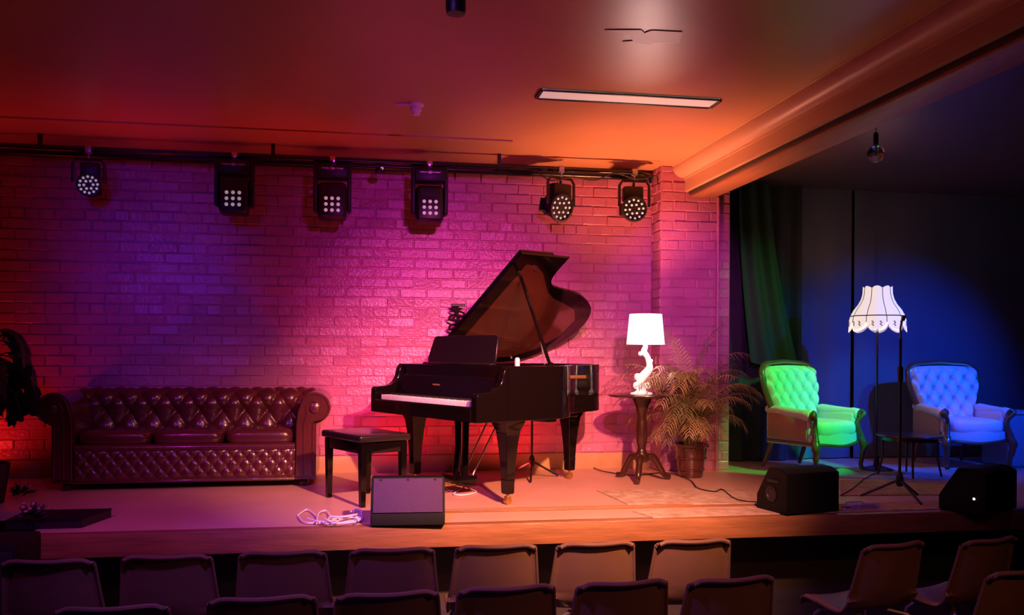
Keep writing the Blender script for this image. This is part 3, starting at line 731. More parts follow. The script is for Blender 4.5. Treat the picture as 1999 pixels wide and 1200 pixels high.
# arms
def arm(s_):
    b = B(); xi = s_ * inner
    # inner pad + roll outward; profile in (x,z) as seen from front
    R = 0.122; cxr = s_ * (inner + 0.155); cz = 0.632
    prof = [(xi, 0.30), (xi + s_ * .005, 0.50), (xi + s_ * 0.018, 0.60)] + [(cxr - s_ * R * math.cos(a), cz + R * math.sin(a)) for a in [.1 + (PI * 1.30) * k / 18 for k in range(19)]] + [(s_ * (hw - .005), 0.50), (s_ * (hw - .005), 0.06), (xi, 0.06)]
    pr = prof if s_ > 0 else prof[::-1]
    b.prism(pr, yf + 0.03, SD / 2 - .02, lambda a, c_, h: (a, h, c_))
    o = b.build('arm', LEATHER, sofa, ang=35)
    # front facing panel with piping
    b = B()
    Rp = R * .90
    fp = [(xi + s_ * .015, 0.09), (xi + s_ * .018, 0.50), (xi + s_ * 0.030, 0.60)] + [(cxr - s_ * Rp * math.cos(a), cz + Rp * math.sin(a)) for a in [.1 + (PI * 1.28) * k / 18 for k in range(19)]] + [(s_ * (hw - .03), 0.52), (s_ * (hw - .03), 0.09)]
    fpp = fp if s_ > 0 else fp[::-1]
    b.prism(fpp, yf, yf + 0.034, lambda a, c_, h: (a, h, c_)); f = b.build('arm_facing', LEATHER, o, ang=35)
    b = B(); b.tube([(x, yf - .002, z) for x, z in fp], .008, 6)
    sp = [(cxr + s_ * (.075 - .0045 * k) * math.cos(PI * 1.2 - k * .42), yf - .003, cz + (.075 - .0045 * k) * math.sin(PI * 1.2 - k * .42)) for k in range(14)]
    b.tube([(xi + s_ * .07, yf - .003, .10), (xi + s_ * .07, yf - .003, .50)] + sp, .007, 6)
    b.build('piping', LEATHER, f)
    b = B(); mid = Vector((cxr, yf, cz)); b.lathe([(.045, 0), (.04, .018), (.02, .026), (.001, .028)], mid, 16, 'Y'); 
    for v in b.bm.verts: v.co.y = yf - (v.co.y - yf)
    b.build('scroll_button', LEATHER, f)
    return o
arm(-1); arm(1)
# front rail
b = B(); b.box((0, 0, 0.19), (2 * inner + .02, SD - .06, 0.24)); b.tube([(-inner, yf + .035, .325), (inner, yf + .035, .325)], .030, 12)
b.build('seat_frame', LEATHER, sofa)
b = B(); spots = tufted(b, resample([(yf + .02, 0.31), (yf + .02, 0.075)][::-1], 24), -inner, inner, 0.098, 0.125, 0.018, du=.008, v0=.02, fade=.02)
# outward direction is -y
o = b.build('buttoned_front', LEATHER, sofa, ang=80, fix=False)
for p_, n_ in spots: shared('button', BT, o, p_, aim(n_)).scale = (.8, .8, .8)
b = B(); b.box((0, yf + .04, .065), (2 * inner, .04, .02), bev=.006); b.build('lower_rail', LEATHER, sofa)
cw = 2 * inner / 3
for k in range(3):
    b = B(); b.puff(((k - 1) * cw, -0.10, 0.395), (cw - .008, 0.52, 0.14), .30, 40, 14); c_ = b.build('seat_cushion', LEATHER, sofa)
    b = B(); b.tube([((k - 1) * cw + (cw / 2 - .03) * s1, -0.10 + y1, .425) for s1, y1 in ((-1, -.245), (1, -.245))], .005, 6); b.build('piping', LEATHER, c_)
for sx in (-1, 1):
    for sy in (-1, 1):
        b = B(); b.lathe([(.018, 0), (.035, .015), (.038, .035), (.02, .06), (.03, .07)], (sx * (hw - .10), sy * (SD / 2 - .08), 0), 16); b.build('bun_foot', WOOD, sofa)

# ================================================================== TABLE, LAMP, PLANT
tp = ony(1253, 769, 7.2)
TBH = tp.z - ZS
table = thing('pedestal_table', 'round dark wooden pedestal table carrying the white table lamp', 'table', (tp.x, 7.2, ZS))
TR = 0.285
b = B(); b.lathe([(.001, TBH - .028), (TR - .03, TBH - .026), (TR, TBH - .014), (TR, TBH - .006), (TR - .01, TBH), (.001, TBH)], n=48); b.build('table_top', WOOD, table)
b = B(); b.lathe([(.05, .16), (.062, .19), (.062, .22), (.04, .25), (.034, .28), (.046, .33), (.05, .40), (.044, .50), (.036, .56), (.05, .60), (.055, .63), (.09, TBH - .03)], n=20); b.build('column', WOOD, table)
for k in range(3):
    a = -PI / 2 - .45 + k * 2 * PI / 3; d = Vector((math.cos(a), math.sin(a), 0))
    b = B(); b.tube(catmull([d * .03 + Vector((0, 0, .19)), d * .10 + Vector((0, 0, .20)), d * .16 + Vector((0, 0, .12)), d * .21 + Vector((0, 0, .04)), d * .26 + Vector((0, 0, .025))], 5), [.032] * 8 + [.028] * 6 + [.022] * 4 + [.024] * 3, 10); b.build('foot', WOOD, table)
def lz(py): return ony(1260, py, 7.2).z - ZS - TBH
lx = ony(1260, 700, 7.2).x
lamp = thing('table_lamp', 'white table lamp with drum shade and curvy sculpted base, lit, on the round table', 'lamp', (lx, 7.2, ZS + TBH))
r0 = 37 / 1720 * 7.5; r1 = 31.5 / 1720 * 7.5
b = B(); b.lathe([(r0, lz(672)), (r1, lz(613)), (r1 - .004, lz(613)), (r0 - .004, lz(672))], n=40, cap=False)
b.build('lamp_shade', SHADE, lamp)
def lp(px, py): q_ = ony(px, py, 7.2); return Vector((q_.x - lx, 0, q_.z - ZS - TBH))
b = B()
path = [lp(1259, 660), lp(1260, 676), lp(1257, 686), lp(1264, 697), lp(1268, 712), lp(1266, 722), lp(1256, 733), lp(1250, 744), lp(1252, 756), lp(1252, 766)]
rr = [.012, .020, .026, .022, .026, .034, .036, .034, .034, .05]
cm = catmull(path, 4); rs = [rr[min(i // 4, 9)] * (1 - (i % 4) / 4) + rr[min(i // 4 + 1, 9)] * (i % 4) / 4 for i in range(len(cm))]
b.tube(cm, rs, 14)
for (x, y, r) in ((1250, 690, .018), (1271, 704, .016), (1245, 735, .03), (1243, 752, .032), (1264, 752, .03), (1258, 728, .02)):
    b.puff(lp(x, y), (r * 2, r * 2, r * 2), .9, 12, 8)
b.build('lamp_base', WHITE, lamp)
b = B(); b.lathe([(.001, .0), (.093, .0), (.093, .012), (.06, .02), (.04, .035)], (lp(1252, 768).x, 0, 0), 28); b.build('foot_disc', WHITE, lamp)
b = B(); b.puff((0, 0, lz(650)), (.06, .06, .09), .9); b.build('bulb', SHADE, lamp)
spot('light_table_lamp_up', (lx, 7.2, ZS + TBH + lz(640)), (lx - .15, 6.9, ZC), (1.0, 0.30, 0.13), 230, 150, .9, .05)
point('light_table_lamp', (lx + .03, 7.12, ZS + TBH + lz(684)), (1.0, 0.50, 0.36), 5, .03)
g_ = onz(1248, 105, ZC)
spot('light_ceiling_glow', (lx, 7.2, ZS + TBH + lz(616)), g_, (1.0, 0.62, 0.55), 38, 20, 1.0, .04)  # added spot for the pale ceiling glow, placed at the lamp's top
# a small pot of dry leaves on the table
gx = ony(1292, 752, 7.25)
t = thing('dried_leaf_bundle', 'small bundle of dry pale leaves lying on the table beside the lamp', 'leaves', (gx.x, 7.25, ZS + TBH))
b = B(); rnd = random.Random(4)
for k in range(26):
    a = rnd.uniform(0, 2 * PI); e = rnd.uniform(.2, 1.1); L = rnd.uniform(.05, .09)
    d = Vector((math.cos(a) * math.cos(e), math.sin(a) * math.cos(e), math.sin(e))); s_ = d.cross(Vector((0, 0, 1))).normalized() * .012
    p0_ = Vector((0, 0, .008)); pm = p0_ + d * L * .5; pe_ = p0_ + d * L
    vs_ = [b.bm.verts.new(v) for v in (p0_, pm + s_, pe_, pm - s_)]; b.face(vs_)
b.build('leaves', LEAF, t, fix=False)

def frond(b, base, d0, L, droop, nl=22, ll_=0.16, rnd=random, wdt=.010):
    d0 = Vector(d0).normalized(); pts = []; p = Vector(base); d = d0.copy()
    n = 16
    for i in range(n + 1):
        pts.append(p.copy()); p = p + d * (L / n); d = (d + Vector((0, 0, -droop * (i + 2) / n / 4))).normalized()
    b.tube(pts, [.006 * (1 - .7 * i / n) for i in range(n + 1)], 5)
    for k in range(nl):
        f = .22 + .78 * k / (nl - 1); x = f * n; i = min(int(x), n - 1); q = pts[i].lerp(pts[i + 1], x - i)
        t_ = (pts[i + 1] - pts[i]).normalized(); side = t_.cross(Vector((0, 0, 1)))
        side = side.normalized() if side.length > .05 else Vector((1, 0, 0))
        up = side.cross(t_)
        l = ll_ * (math.sin(PI * (.12 + .80 * f)) ** .7) * rnd.uniform(.8, 1.15)
        for s_ in (-1, 1):
            dd = (t_ * .8 + side * s_ * .85 + up * .12 + Vector((0, 0, -.25))).normalized()
            tip = q + dd * l + Vector((0, 0, -l * .35 * rnd.uniform(.5, 1.5))); mid = q + dd * l * .5
            w = dd.cross(up).normalized() * wdt * .5
            v = [b.bm.verts.new(z_) for z_ in (q - w * .5, mid - w, tip, mid + w, q + w * .5)]
            b.face(v)
pp = ony(1347, 880, 7.38)
plant = thing('potted_palm', 'large potted palm with dry arching fronds in a glazed pot before the brick pier', 'plant', (pp.x, 7.36, ZS))
b = B(); b.lathe([(.10, 0), (.105, .01), (.11, .06), (.125, .065), (.125, .075), (.115, .08), (.125, .16), (.14, .165), (.14, .178), (.13, .18), (.14, .26), (.155, .27), (.158, .29), (.145, .295), (.14, .27), (.13, .255)], n=32); b.build('pot', POT, plant)
b = B(); b.lathe([(.001, .25), (.132, .25), (.132, .258), (.001, .262)], n=24); b.build('soil', SOIL, plant)
rnd = random.Random(11)
def pv(px, py, y): q_ = ony(px, py, y); return q_ - Vector((pp.x, 7.36, ZS))
tips = [(1308, 668, 7.05), (1338, 682, 7.0), (1290, 695, 7.1), (1395, 690, 7.2), (1362, 700, 7.0), (1440, 715, 7.25), (1310, 690, 7.15), (1330, 665, 7.3), (1385, 670, 7.3), (1350, 690, 7.1), (1420, 715, 7.2), (1440, 760, 7.1), (1400, 780, 6.95), (1300, 800, 7.0), (1280, 770, 7.35), (1230, 735, 7.5), (1215, 700, 7.6), (1265, 700, 7.5), (1340, 760, 6.9), (1375, 740, 7.0), (1285, 840, 7.1), (1430, 735, 7.45), (1445, 800, 7.3), (1360, 800, 6.95), (1320, 740, 7.0), (1240, 790, 7.45), (1410, 840, 7.05), (1290, 720, 7.2), (1325, 700, 7.0), (1345, 720, 6.95), (1365, 660, 7.35), (1300, 750, 7.0), (1395, 715, 7.05), (1425, 790, 7.0), (1385, 820, 6.9), (1335, 830, 6.9), (1310, 860, 7.0), (1255, 820, 7.3), (1270, 740, 7.4), (1400, 700, 7.4), (1450, 750, 7.3), (1370, 780, 6.85)]
for k, (x, y, yy) in enumerate(tips):
    tip = pv(x, y, yy); base = Vector((rnd.uniform(-.04, .04), rnd.uniform(-.04, .04), .25))
    hor = Vector((tip.x, tip.y, 0)); hl = hor.length
    hgt = tip.z - .25; dr = 0.9 + rnd.uniform(0, .5)
    d = Vector((hor.x, hor.y, max(hgt, .1) + hl * .9 + .16))
    L = max(.42, math.sqrt(hl * hl + hgt * hgt) * 1.12 + .05)
    b = B(); frond(b, base, d, L, dr, int(6 + 20 * L), .09 + .12 * L, rnd, .0085)
    o = b.build('frond', LEAF if k % 3 else LEAFM, plant, fix=False)

# tall dark plant at the left edge
lp0 = ony(-25, 940, 7.45)
t = thing('hanging_plant', 'tall dark leafy plant with drooping foliage at the left edge of the stage', 'plant', (ony(-22, 700, 6.72).x, 6.72, ZS))
b = B(); b.lathe([(.10, 0), (.14, .28), (.13, .28), (.12, .24), (.001, .24)], n=24); b.build('pot', BLACK, t)
b = B(); b.tube([(0, 0, .2), (.03, 0, .7), (0, 0, 1.25)], [.02, .016, .012], 8); b.build('stem', STEM, t)
rnd = random.Random(5)
for k in range(40):
    a = rnd.uniform(0, 2 * PI); z = rnd.uniform(.80, 1.22)
    b = B(); frond(b, (0, 0, z), (math.cos(a), math.sin(a), rnd.uniform(.1, .8)), rnd.uniform(.35, .6), 3.2, 22, .09, rnd, .03); b.build('frond', LEAFD, t, fix=False)

# ================================================================== ARMCHAIRS
BV = button_mesh(.010, VELVET)
def back_hw(t):   # half width of back panel at t 0..1 (bottom..top)
    pts = [(0, .215), (.15, .225), (.3, .245), (.5, .285), (.7, .315), (.85, .318), (.93, .312), (.975, .29), (1.0, .24)]
    for (a, x), (b_, y) in zip(pts, pts[1:]):
        if t <= b_: return 1.13 * (x + (y - x) * (t - a) / (b_ - a))
    return .27
def make_armchair(label, loc, rz, group):
    t = thing('wing_armchair', label, 'armchair', loc, rz, group)
    zb, zt = .37, .955; tilt = .22
    def bpos(x, z, d): return Vector((x, 0.20 + (z - zb) * tilt + .10 * 0 - d - .0, z)) + Vector((0, -0.25 * x * x, 0))
    b = B()
    def f(u, v):
        h = back_hw(v); x = (u * 2 - 1) * h; z = zb + (zt - zb) * v + .012 * math.cos(x * 5) * v
        e = min(1, (1 - abs(u * 2 - 1)) / .12, (1 - v) / .07 + .05); e = max(0, e) ** .6
        return bpos(x, z, .03 + e * (.035 + .052 * tuft2(x + .0, z - zb + .03, .135, .20)))
    b.grid(f, 84, 84, .02)
    bk = b.build('backrest', VELVET, t, ang=80, fix=False)
    for mm in range(-5, 6):
        for nn in range(0, 8):
            if (mm + nn) % 2: continue
            x = mm * .0675; z = zb - .03 + nn * .10; v = (z - zb) / (zt - zb)
            if not (.04 < v < .93) or abs(x) > back_hw(v) - .05: continue
            shared('button', BV, bk, bpos(x, z, .016), (PI / 2, 0, 0))
    # outside back
    b = B()
    def g(u, v):
        h = back_hw(v); x = (u * 2 - 1) * h; z = .30 + (zt - .30) * v
        return bpos(x, z, -.045 + .03 * abs(u * 2 - 1) ** 3)
    b.grid(g, 16, 16, .01); b.build('outer_back', VELVET, t, fix=False)
    # show-wood frame round the back
    pts = []
    for k in range(15):
        v = k / 14 * .93; pts.append(bpos(-back_hw(v) - .008, zb + (zt - zb) * v, .012))
    cr = [(-.345, .935), (-.31, .968), (-.25, .985), (-.125, .992), (0, 1.0), (.125, .992), (.25, .985), (.31, .968), (.345, .935)]
    left = pts[:]; right = [Vector((-p_.x, p_.y, p_.z)) for p_ in pts[::-1]]
    path = left + [bpos(x, z, .012) for x, z in cr] + right
    lowl = [Vector((-.235, .26, .36))]; path = lowl + path + [Vector((.235, .26, .36))]
    b = B(); b.tube(path, .021, 10, flat=1.5); b.build('back_frame', FRAMEW, t)
    # arms
    for s_ in (-1, 1):
        b = B()
        b.tube(catmull([(s_ * .285, .27, .56), (s_ * .30, .12, .555), (s_ * .315, -.05, .54), (s_ * .33, -.20, .53), (s_ * .33, -.27, .52)], 5), [.035] * 5 + [.045] * 10 + [.052] * 5 + [.045], 14)
        b.box((s_ * .30, .0, .44), (.070, .50, .20), bev=.025, seg=3)
        a_ = b.build('arm', VELVET, t, ang=60)
        b = B(); b.box((s_ * .338, .0, .42), (.012, .44, .22), bev=.004); b.build('outer_side', mat('warm_lit_side_cloth', (.42, .25, .16), .6), a_)  # warm light on the outer side is put into its brown
        b = B(); pr = catmull([(s_ * .325, -.285, .56), (s_ * .355, -.30, .54), (s_ * .335, -.305, .51), (s_ * .305, -.285, .47), (s_ * .30, -.28, .41), (s_ * .315, -.30, .34), (s_ * .325, -.315, .30)], 4)
        b.tube(pr, [.02] * 4 + [.024] * 4 + [.02] * 8 + [.024] * 9, 10); b.lathe([(.042, 0), (.038, .02), (.02, .028), (.001, .03)], (s_ * .335, -.295, .53), 16, 'Y')
        b.build('arm_post', FRAMEW, a_)
    # seat
    b = B(); b.puff((0, -.065, .395), (.56, .52, .16), .36, 40, 14); sc_ = b.build('seat_cushion', VELVET, t)
    b = B(); b.prism([(-.315, .25), (-.32, -.26), (-.2, -.31), (0, -.33), (.2, -.31), (.32, -.26), (.315, .25)], .25, .355); b.build('seat_rail', VELVET, t, ang=50)
    b = B(); b.tube(catmull([(-.32, -.27, .275), (-.2, -.32, .265), (0, -.345, .25), (.2, -.32, .265), (.32, -.27, .275)], 5), .016, 8)
    for s_ in (-1, 1): b.tube([(s_ * .32, -.27, .275), (s_ * .315, .25, .275)], .016, 8)
    b.build('rail_moulding', FRAMEW, t)
    for s_ in (-1, 1):
        b = B(); b.tube(catmull([(s_ * .31, -.29, .31), (s_ * .335, -.32, .24), (s_ * .325, -.31, .14), (s_ * .315, -.30, .06), (s_ * .325, -.32, .02)], 5), [.036] * 4 + [.038] * 3 + [.028] * 4 + [.02] * 6 + [.018] * 2 + [.024] * 2, 12); b.build('front_leg', FRAMEW, t)
        b = B(); b.tube([(s_ * .24, .25, .33), (s_ * .25, .29, .15), (s_ * .26, .35, .012)], [.028, .022, .018], 8); b.build('rear_leg', FRAMEW, t)
    return t
g1 = onz(1601, 925)
a1 = make_armchair('buttoned wing armchair lit bright green, at the left of the pair', (g1.x + .04, 7.62, ZS + .0075), 0.40, 'buttoned armchairs on the stage')
g2 = ony(1868, 800, 7.75)
a2 = dup(a1, (g2.x, 7.72, ZS + .0075), -0.05, 'buttoned wing armchair lit blue, behind the microphone stand', 'buttoned armchairs on the stage')

# small round table between the armchairs
q = ony(1776, 848, 7.15)
t = thing('side_table', 'small round dark side table between the two armchairs', 'table', (q.x, 7.15, ZS))
h = q.z - ZS; r = 62 / 1720 * 7.8
b = B(); b.lathe([(.001, h - .02), (r - .01, h - .018), (r, h - .008), (r - .004, h), (.001, h)], n=40); b.build('table_top', WOOD, t)
b = B(); b.lathe([(r * .85, h - .05), (r * .85, h - .018), (r * .8, h - .018), (r * .8, h - .05)], n=32, cap=False); b.build('apron', WOOD, t)
for k in range(4):
    a = PI / 4 + k * PI / 2 + .3
    b = B(); b.tube([(r * .8 * math.cos(a), r * .8 * math.sin(a), h - .02), (r * .78 * math.cos(a), r * .78 * math.sin(a), h * .5), (r * .92 * math.cos(a), r * .92 * math.sin(a), 0.01)], [.014, .010, .009], 8); b.build('leg', WOOD, t)

# fringed floor lamp
fy = 7.55; fc = ony(1713, 600, fy)
def fz(py): return ony(1713, py, fy).z - ZS
fl = thing('floor_lamp', 'lit standard lamp with white scalloped fringed shade behind the side table', 'lamp', (fc.x, fy, ZS))
pm = 1720 / 8.2
R0, R1, R2 = 27 / pm, 50 / pm, 55 / pm
zt_, zm, zb_ = fz(563), fz(617), fz(640)
NP = 8
def rib(a): return 1 - .10 * (1 - abs(math.sin(NP / 2 * (a + .2))))
b = B(); prof = [(R0, zt_), (R0 * 1.02, zt_ - .05), (R0 * 1.12, zt_ - .10), (R0 * 1.32, zt_ - .15), (R0 * 1.62, zt_ - .20), (R1, zm)]
nseg = 96; rings = []
for i, (r_, z_) in enumerate(prof):
    ring = []
    for k in range(nseg):
        a = 2 * PI * k / nseg; s_ = abs(math.sin(NP / 2 * (a + .2)))
        zz_ = z_ + (.020 * s_ if i == 0 else 0)
        ring.append(b.bm.verts.new((r_ * rib(a) * math.cos(a), r_ * rib(a) * math.sin(a), zz_)))
    rings.append(ring)
for A, Q in zip(rings, rings[1:]):
    for k in range(nseg): b.face([A[k], A[(k + 1) % nseg], Q[(k + 1) % nseg], Q[k]])
sh = b.build('lamp_shade', SHADE2, fl, ang=60)
b = B(); A = []; Q = []; M_ = []
for k in range(nseg):
    a = 2 * PI * k / nseg; s_ = abs(math.sin(NP / 2 * (a + .2))); rr_ = R1 * rib(a)
    A.append(b.bm.verts.new((rr_ * math.cos(a), rr_ * math.sin(a), zm - .004))); M_.append(b.bm.verts.new((rr_ * 1.05 * math.cos(a), rr_ * 1.05 * math.sin(a), zm - .05)))
    Q.append(b.bm.verts.new((rr_ * 1.06 * math.cos(a), rr_ * 1.06 * math.sin(a), zm - .055 - .075 * s_ ** .6)))
for k in range(nseg):
    j = (k + 1) % nseg; b.face([A[k], A[j], M_[j], M_[k]]); b.face([M_[k], M_[j], Q[j], Q[k]])
b.build('scalloped_skirt', SHADE2, sh, ang=60)
b = B()
b.tube([((R1 * rib(a) + .004) * math.cos(a), (R1 * rib(a) + .004) * math.sin(a), zm) for a in [2 * PI * k / nseg for k in range(nseg)]], .005, 5, closed=True)
for j in range(NP):
    a = 2 * PI * j / NP - .2
    b.tube([((r_ * .9 + .003) * math.cos(a), (r_ * .9 + .003) * math.sin(a), z_) for r_, z_ in prof], .003, 5)
    b.tube([((R1 * .93) * math.cos(a), (R1 * .93) * math.sin(a), zm), ((R1 * .96) * math.cos(a), (R1 * .96) * math.sin(a), zm - .06)], .003, 5)
b.build('braid', TRIMD, sh)
b = B()
for j in range(NP):
    for o_ in (-.14, .14):
        a = 2 * PI * (j + .5) / NP - .2 + o_; rr_ = R1 * rib(a) * 1.045 + .004
        for e in range(4):
            b.puff((rr_ * math.cos(a + .035 * (e % 2)), rr_ * math.sin(a + .035 * (e % 2)), zm - .055 - .012 * e), (.014, .014, .012), .9, 8, 6)
b.build('flower_motif', mat('motif', (.25, .16, .13), .8), sh)
b = B()
for k in range(nseg * 2):
    a = 2 * PI * k / (nseg * 2); s_ = abs(math.sin(NP / 2 * (a + .2))); rr_ = R1 * rib(a) * 1.06; z_ = zm - .055 - .075 * s_ ** .6
    b.tube([(rr_ * math.cos(a), rr_ * math.sin(a), z_), (rr_ * math.cos(a), rr_ * math.sin(a), z_ - .022)], .0016, 3, cap=False)
o = b.build('fringe', SHADE2, sh); o['kind'] = 'stuff'
b = B(); b.tube([(0, 0, .03), (0, 0, zt_ - .08)], .010, 10); b.build('pole', WOOD, fl)
b = B(); b.lathe([(.15, 0), (.15, .015), (.10, .03), (.03, .05), (.02, .12)], n=28); b.build('base', WOOD, fl)
b = B(); b.puff((0, 0, zt_ - .12), (.06, .06, .09), .9); b.build('bulb', SHADE2, fl)
b = B()
for j in range(3):
    a = 2 * PI * j / 3; b.tube([(0, 0, zt_ - .04), (R0 * .9 * math.cos(a), R0 * .9 * math.sin(a), zt_ - .01)], .003, 5)
b.build('shade_carrier', BLACK, fl)
point('light_floor_lamp', (fc.x, fy, ZS + zt_ - .02), (1.0, 0.35, 0.2), 3.0, .04)

# mic stand
p = onz(1756, 975)
t = tripod_stand(p, 1.20, 'tall straight microphone stand in front of the side table', .27, rz=.2)
b = B(); b.tube([(0, 0, 1.15), (.0, .0, ony(1763, 640, p.y).z - ZS), (.02, .0, ony(1765, 618, p.y).z - ZS)], .008, 8); b.build('upper_tube', STEEL, t)
b = B(); zc2 = ony(1760, 730, p.y).z - ZS; b.lathe([(.012, -.06), (.02, -.05), (.02, .05), (.012, .06)], (0, 0, zc2), 14); b.build('clutch', BLACK, t)
b = B(); zc3 = ony(1765, 625, p.y).z - ZS; b.tube([(.02, 0, zc3), (.035, 0, zc3 + .03)], .014, 8); b.build('clip', BLACK, t)

# ================================================================== STAGE MONITORS
def wedge(name, label, px, py, wpx, rz, prof, gm, side_round=False, group=None):
    c = onz(px, py) + Vector((0, 0, .0085)); Wm = wpx / 1720 * (c.y / math.cos(YAW))
    t = thing(name, label, 'loudspeaker', c, rz, group)
    b = B(); b.prism(prof, -Wm / 2, Wm / 2, lambda a, c_, h: (h, a, c_))
    bmesh.ops.bevel(b.bm, geom=b.bm.edges[:], offset=.006, segments=2, affect='EDGES')
    b.build('cabinet', CARPET, t)
    return t, Wm
pr1 = [(0, 0), (0, .075), (.085, .285), (.20, .285), (.34, .12), (.34, 0)]
t, Wm = wedge('stage_monitor', 'black wedge monitor with purple-lit grille at the stage edge before the bench', 796, 1029, 142, -.06, pr1, GRILLE)
b = B(); dv = Vector((0, .085, .21)).normalized(); nv = Vector((0, -dv.z, dv.y))
c0 = Vector((0, .0425, .18)) + nv * .004
b.box(c0, (Wm - .03, .012, .215), Matrix.Rotation(-math.atan2(.085, .21), 3, 'X'), bev=.003); gr = b.build('grille', GRILLE, t)
for k in (-1, 0, 1):
    b = B(); b.box(Vector((k * (Wm / 2 - .06), .085, .285)) + nv * .012 - dv * .015, (.014, .006, .008)); b.build('grille_screw', BLACK, gr)
pr2 = [(-.02, 0), (-.02, .27), (.05, .30), (.17, .30), (.30, .10), (.30, 0)]
t, Wm = wedge('stage_monitor', 'large black wedge monitor in front of the green-lit armchair', 1584, 1003, 136, .22, pr2, CARPET)
b = B(); b.lathe([(.05, 0), (.055, .006), (.04, .008), (.035, .002), (.001, .001)], (-Wm / 2 - .001, .14, .12), 20, 'X')
for v in b.bm.verts: v.co.x = -Wm / 2 - (v.co.x + Wm / 2)
b.build('port_ring', BLACK, t)
b = B(); b.box((-Wm / 2 - .004, .12, .21), (.012, .11, .02), bev=.004); b.build('handle', BLACK, t)
t, Wm = wedge('stage_monitor', 'black wedge monitor at the right edge of the stage with a small white light', 1950, 1000, 150, .5, pr2, CARPET)
b = B(); b.lathe([(.009, 0), (.006, .006), (.001, .007)], (-Wm / 2 - .001, .06, .10), 12, 'X')
for v in b.bm.verts: v.co.x = -Wm / 2 - (v.co.x + Wm / 2)
b.build('power_light', mat('led_white', (1, 1, 1), .3, emit=(1, 1, 1), es=3), t)

# blue-lit cloth box at far right
q = ony(1990, 905, 7.6)
t = thing('covered_case', 'cloth-covered box standing at the far right beside the blue-lit armchair', 'case', (q.x + .06, 7.75, ZS))
b = B(); b.box((0, 0, .27), (.42, .40, .54), bev=.03, seg=3); b.build('body', mat('case_cloth', (.35, .35, .38), .7), t)
b = B(); b.tube([(-.19, -.205, .52), (.19, -.205, .52)], .008, 6); b.build('piping', mat('case_cloth', (.35, .35, .38), .7), t)

# low black box + flowers at stage left front corner
a = onz(40, 1036); c = onz(150, 1036)
t = thing('low_black_box', 'low flat black box on the front left corner of the stage', 'box', ((a.x + c.x) / 2, a.y + .2, ZS))
w_ = c.x - a.x
b = B(); b.prism([(-w_ / 2 - .1, -.16), (w_ / 2, -.16), (w_ / 2 + .08, .18), (-w_ / 2 - .1, .18)], 0, .05); b.build('body', BLACK, t, smooth=False)
b = B(); b.prism([(-w_ / 2 - .1, -.165), (w_ / 2 + .003, -.165), (w_ / 2 + .083, .185), (-w_ / 2 - .1, .185)], .05, .058); b.build('cover', CARPET, t, smooth=False)
for (x, y, lab, seed) in ((62, 990, 'small dark leafy flower bunch lying on the low black box', 1), (40, 945, 'dark pinkish flower bunch on the stage behind the low black box', 2)):
    on = seed == 1
    q = onz(x, y + 24, ZS + (.058 if on else 0)); 
    t = thing('flower_bunch', lab, 'flowers', (q.x, q.y, ZS + (.058 if on else 0)))
    rnd = random.Random(seed); b = B()
    for k in range(60):
        a_ = rnd.uniform(0, 2 * PI); e = rnd.uniform(.15, 1.3); L = rnd.uniform(.04, .12)
        d = Vector((math.cos(a_) * math.cos(e), math.sin(a_) * math.cos(e), math.sin(e) * .8)); s_ = Vector((rnd.uniform(-1, 1), rnd.uniform(-1, 1), rnd.uniform(-1, 1))).normalized() * .012
        p0_ = Vector((0, 0, .01)) + d * .02; vs_ = [b.bm.verts.new(v) for v in (p0_, p0_ + d * L * .5 + s_, p0_ + d * L, p0_ + d * L * .5 - s_)]; b.face(vs_)
    b.build('leaves', LEAFD, t, fix=False)
    for k in range(7):
        b = B(); b.puff((rnd.uniform(-.07, .07), rnd.uniform(-.05, .05), rnd.uniform(.05, .10)), (.026, .026, .018), .9, 8, 6)
        b.build('blossom', PINK, t)
# dark cabinet in front of the stage, bottom left
a = ony(10, 1080, 4.95)
t = thing('floor_loudspeaker', 'black loudspeaker cabinet on the hall floor at the lower left edge', 'loudspeaker', (a.x - .12, 5.12, 0))
b = B(); b.box((0, 0, .37), (.36, .36, .74), bev=.015); b.build('cabinet', CARPET, t)
b = B(); b.box((0, -.185, .37), (.32, .012, .66), bev=.003); b.build('grille', BLACK, t)

# ================================================================== RUGS, CABLES
def rug(name, pts, z, label, m=RUG):
    b = B(); q = [onz(x, y, ZS) for x, y in pts]
    b.prism([(v.x, v.y) for v in q], ZS + z, ZS + z + .006); o = b.build(name, m, smooth=False); return tag(o, label, 'rug')
rug('patterned_rug', [(1165, 958), (1225, 985), (1490, 984), (1470, 953)], .001, 'worn pale patterned rug on the stage right of the piano')
rug('patterned_rug', [(1235, 999), (1275, 1011), (1860, 994), (1855, 978), (1480, 990)], .0015, 'second patterned rug strip lying along the front edge of the stage')
rug('patterned_rug', [(1640, 938), (1640, 968), (1880, 966), (1880, 938)], .001, 'reddish patterned rug in front of the side table')
rug('pale_rug', [(1560, 915), (1620, 932), (1900, 938), (1890, 912)], .001, 'pale blue-lit floor rug under the side table and armchairs', mat('pale_rug', (.55, .52, .5), .9, noise=.5, nscale=20))
def cable(name, pix, z, r, m, label, n=6):
    pts = [onz(x, y, ZS) + Vector((0, 0, z)) for x, y in pix]
    b = B(); b.tube(catmull(pts, n), r, 6); return tag(b.build(name, m), label, 'cable')
t = thing('cable_coil', 'loose bundle of white cable on the stage edge left of the wedge monitor', 'cable', onz(650, 1022))
o0 = Vector(t.location)
b = B(); rnd = random.Random(3)
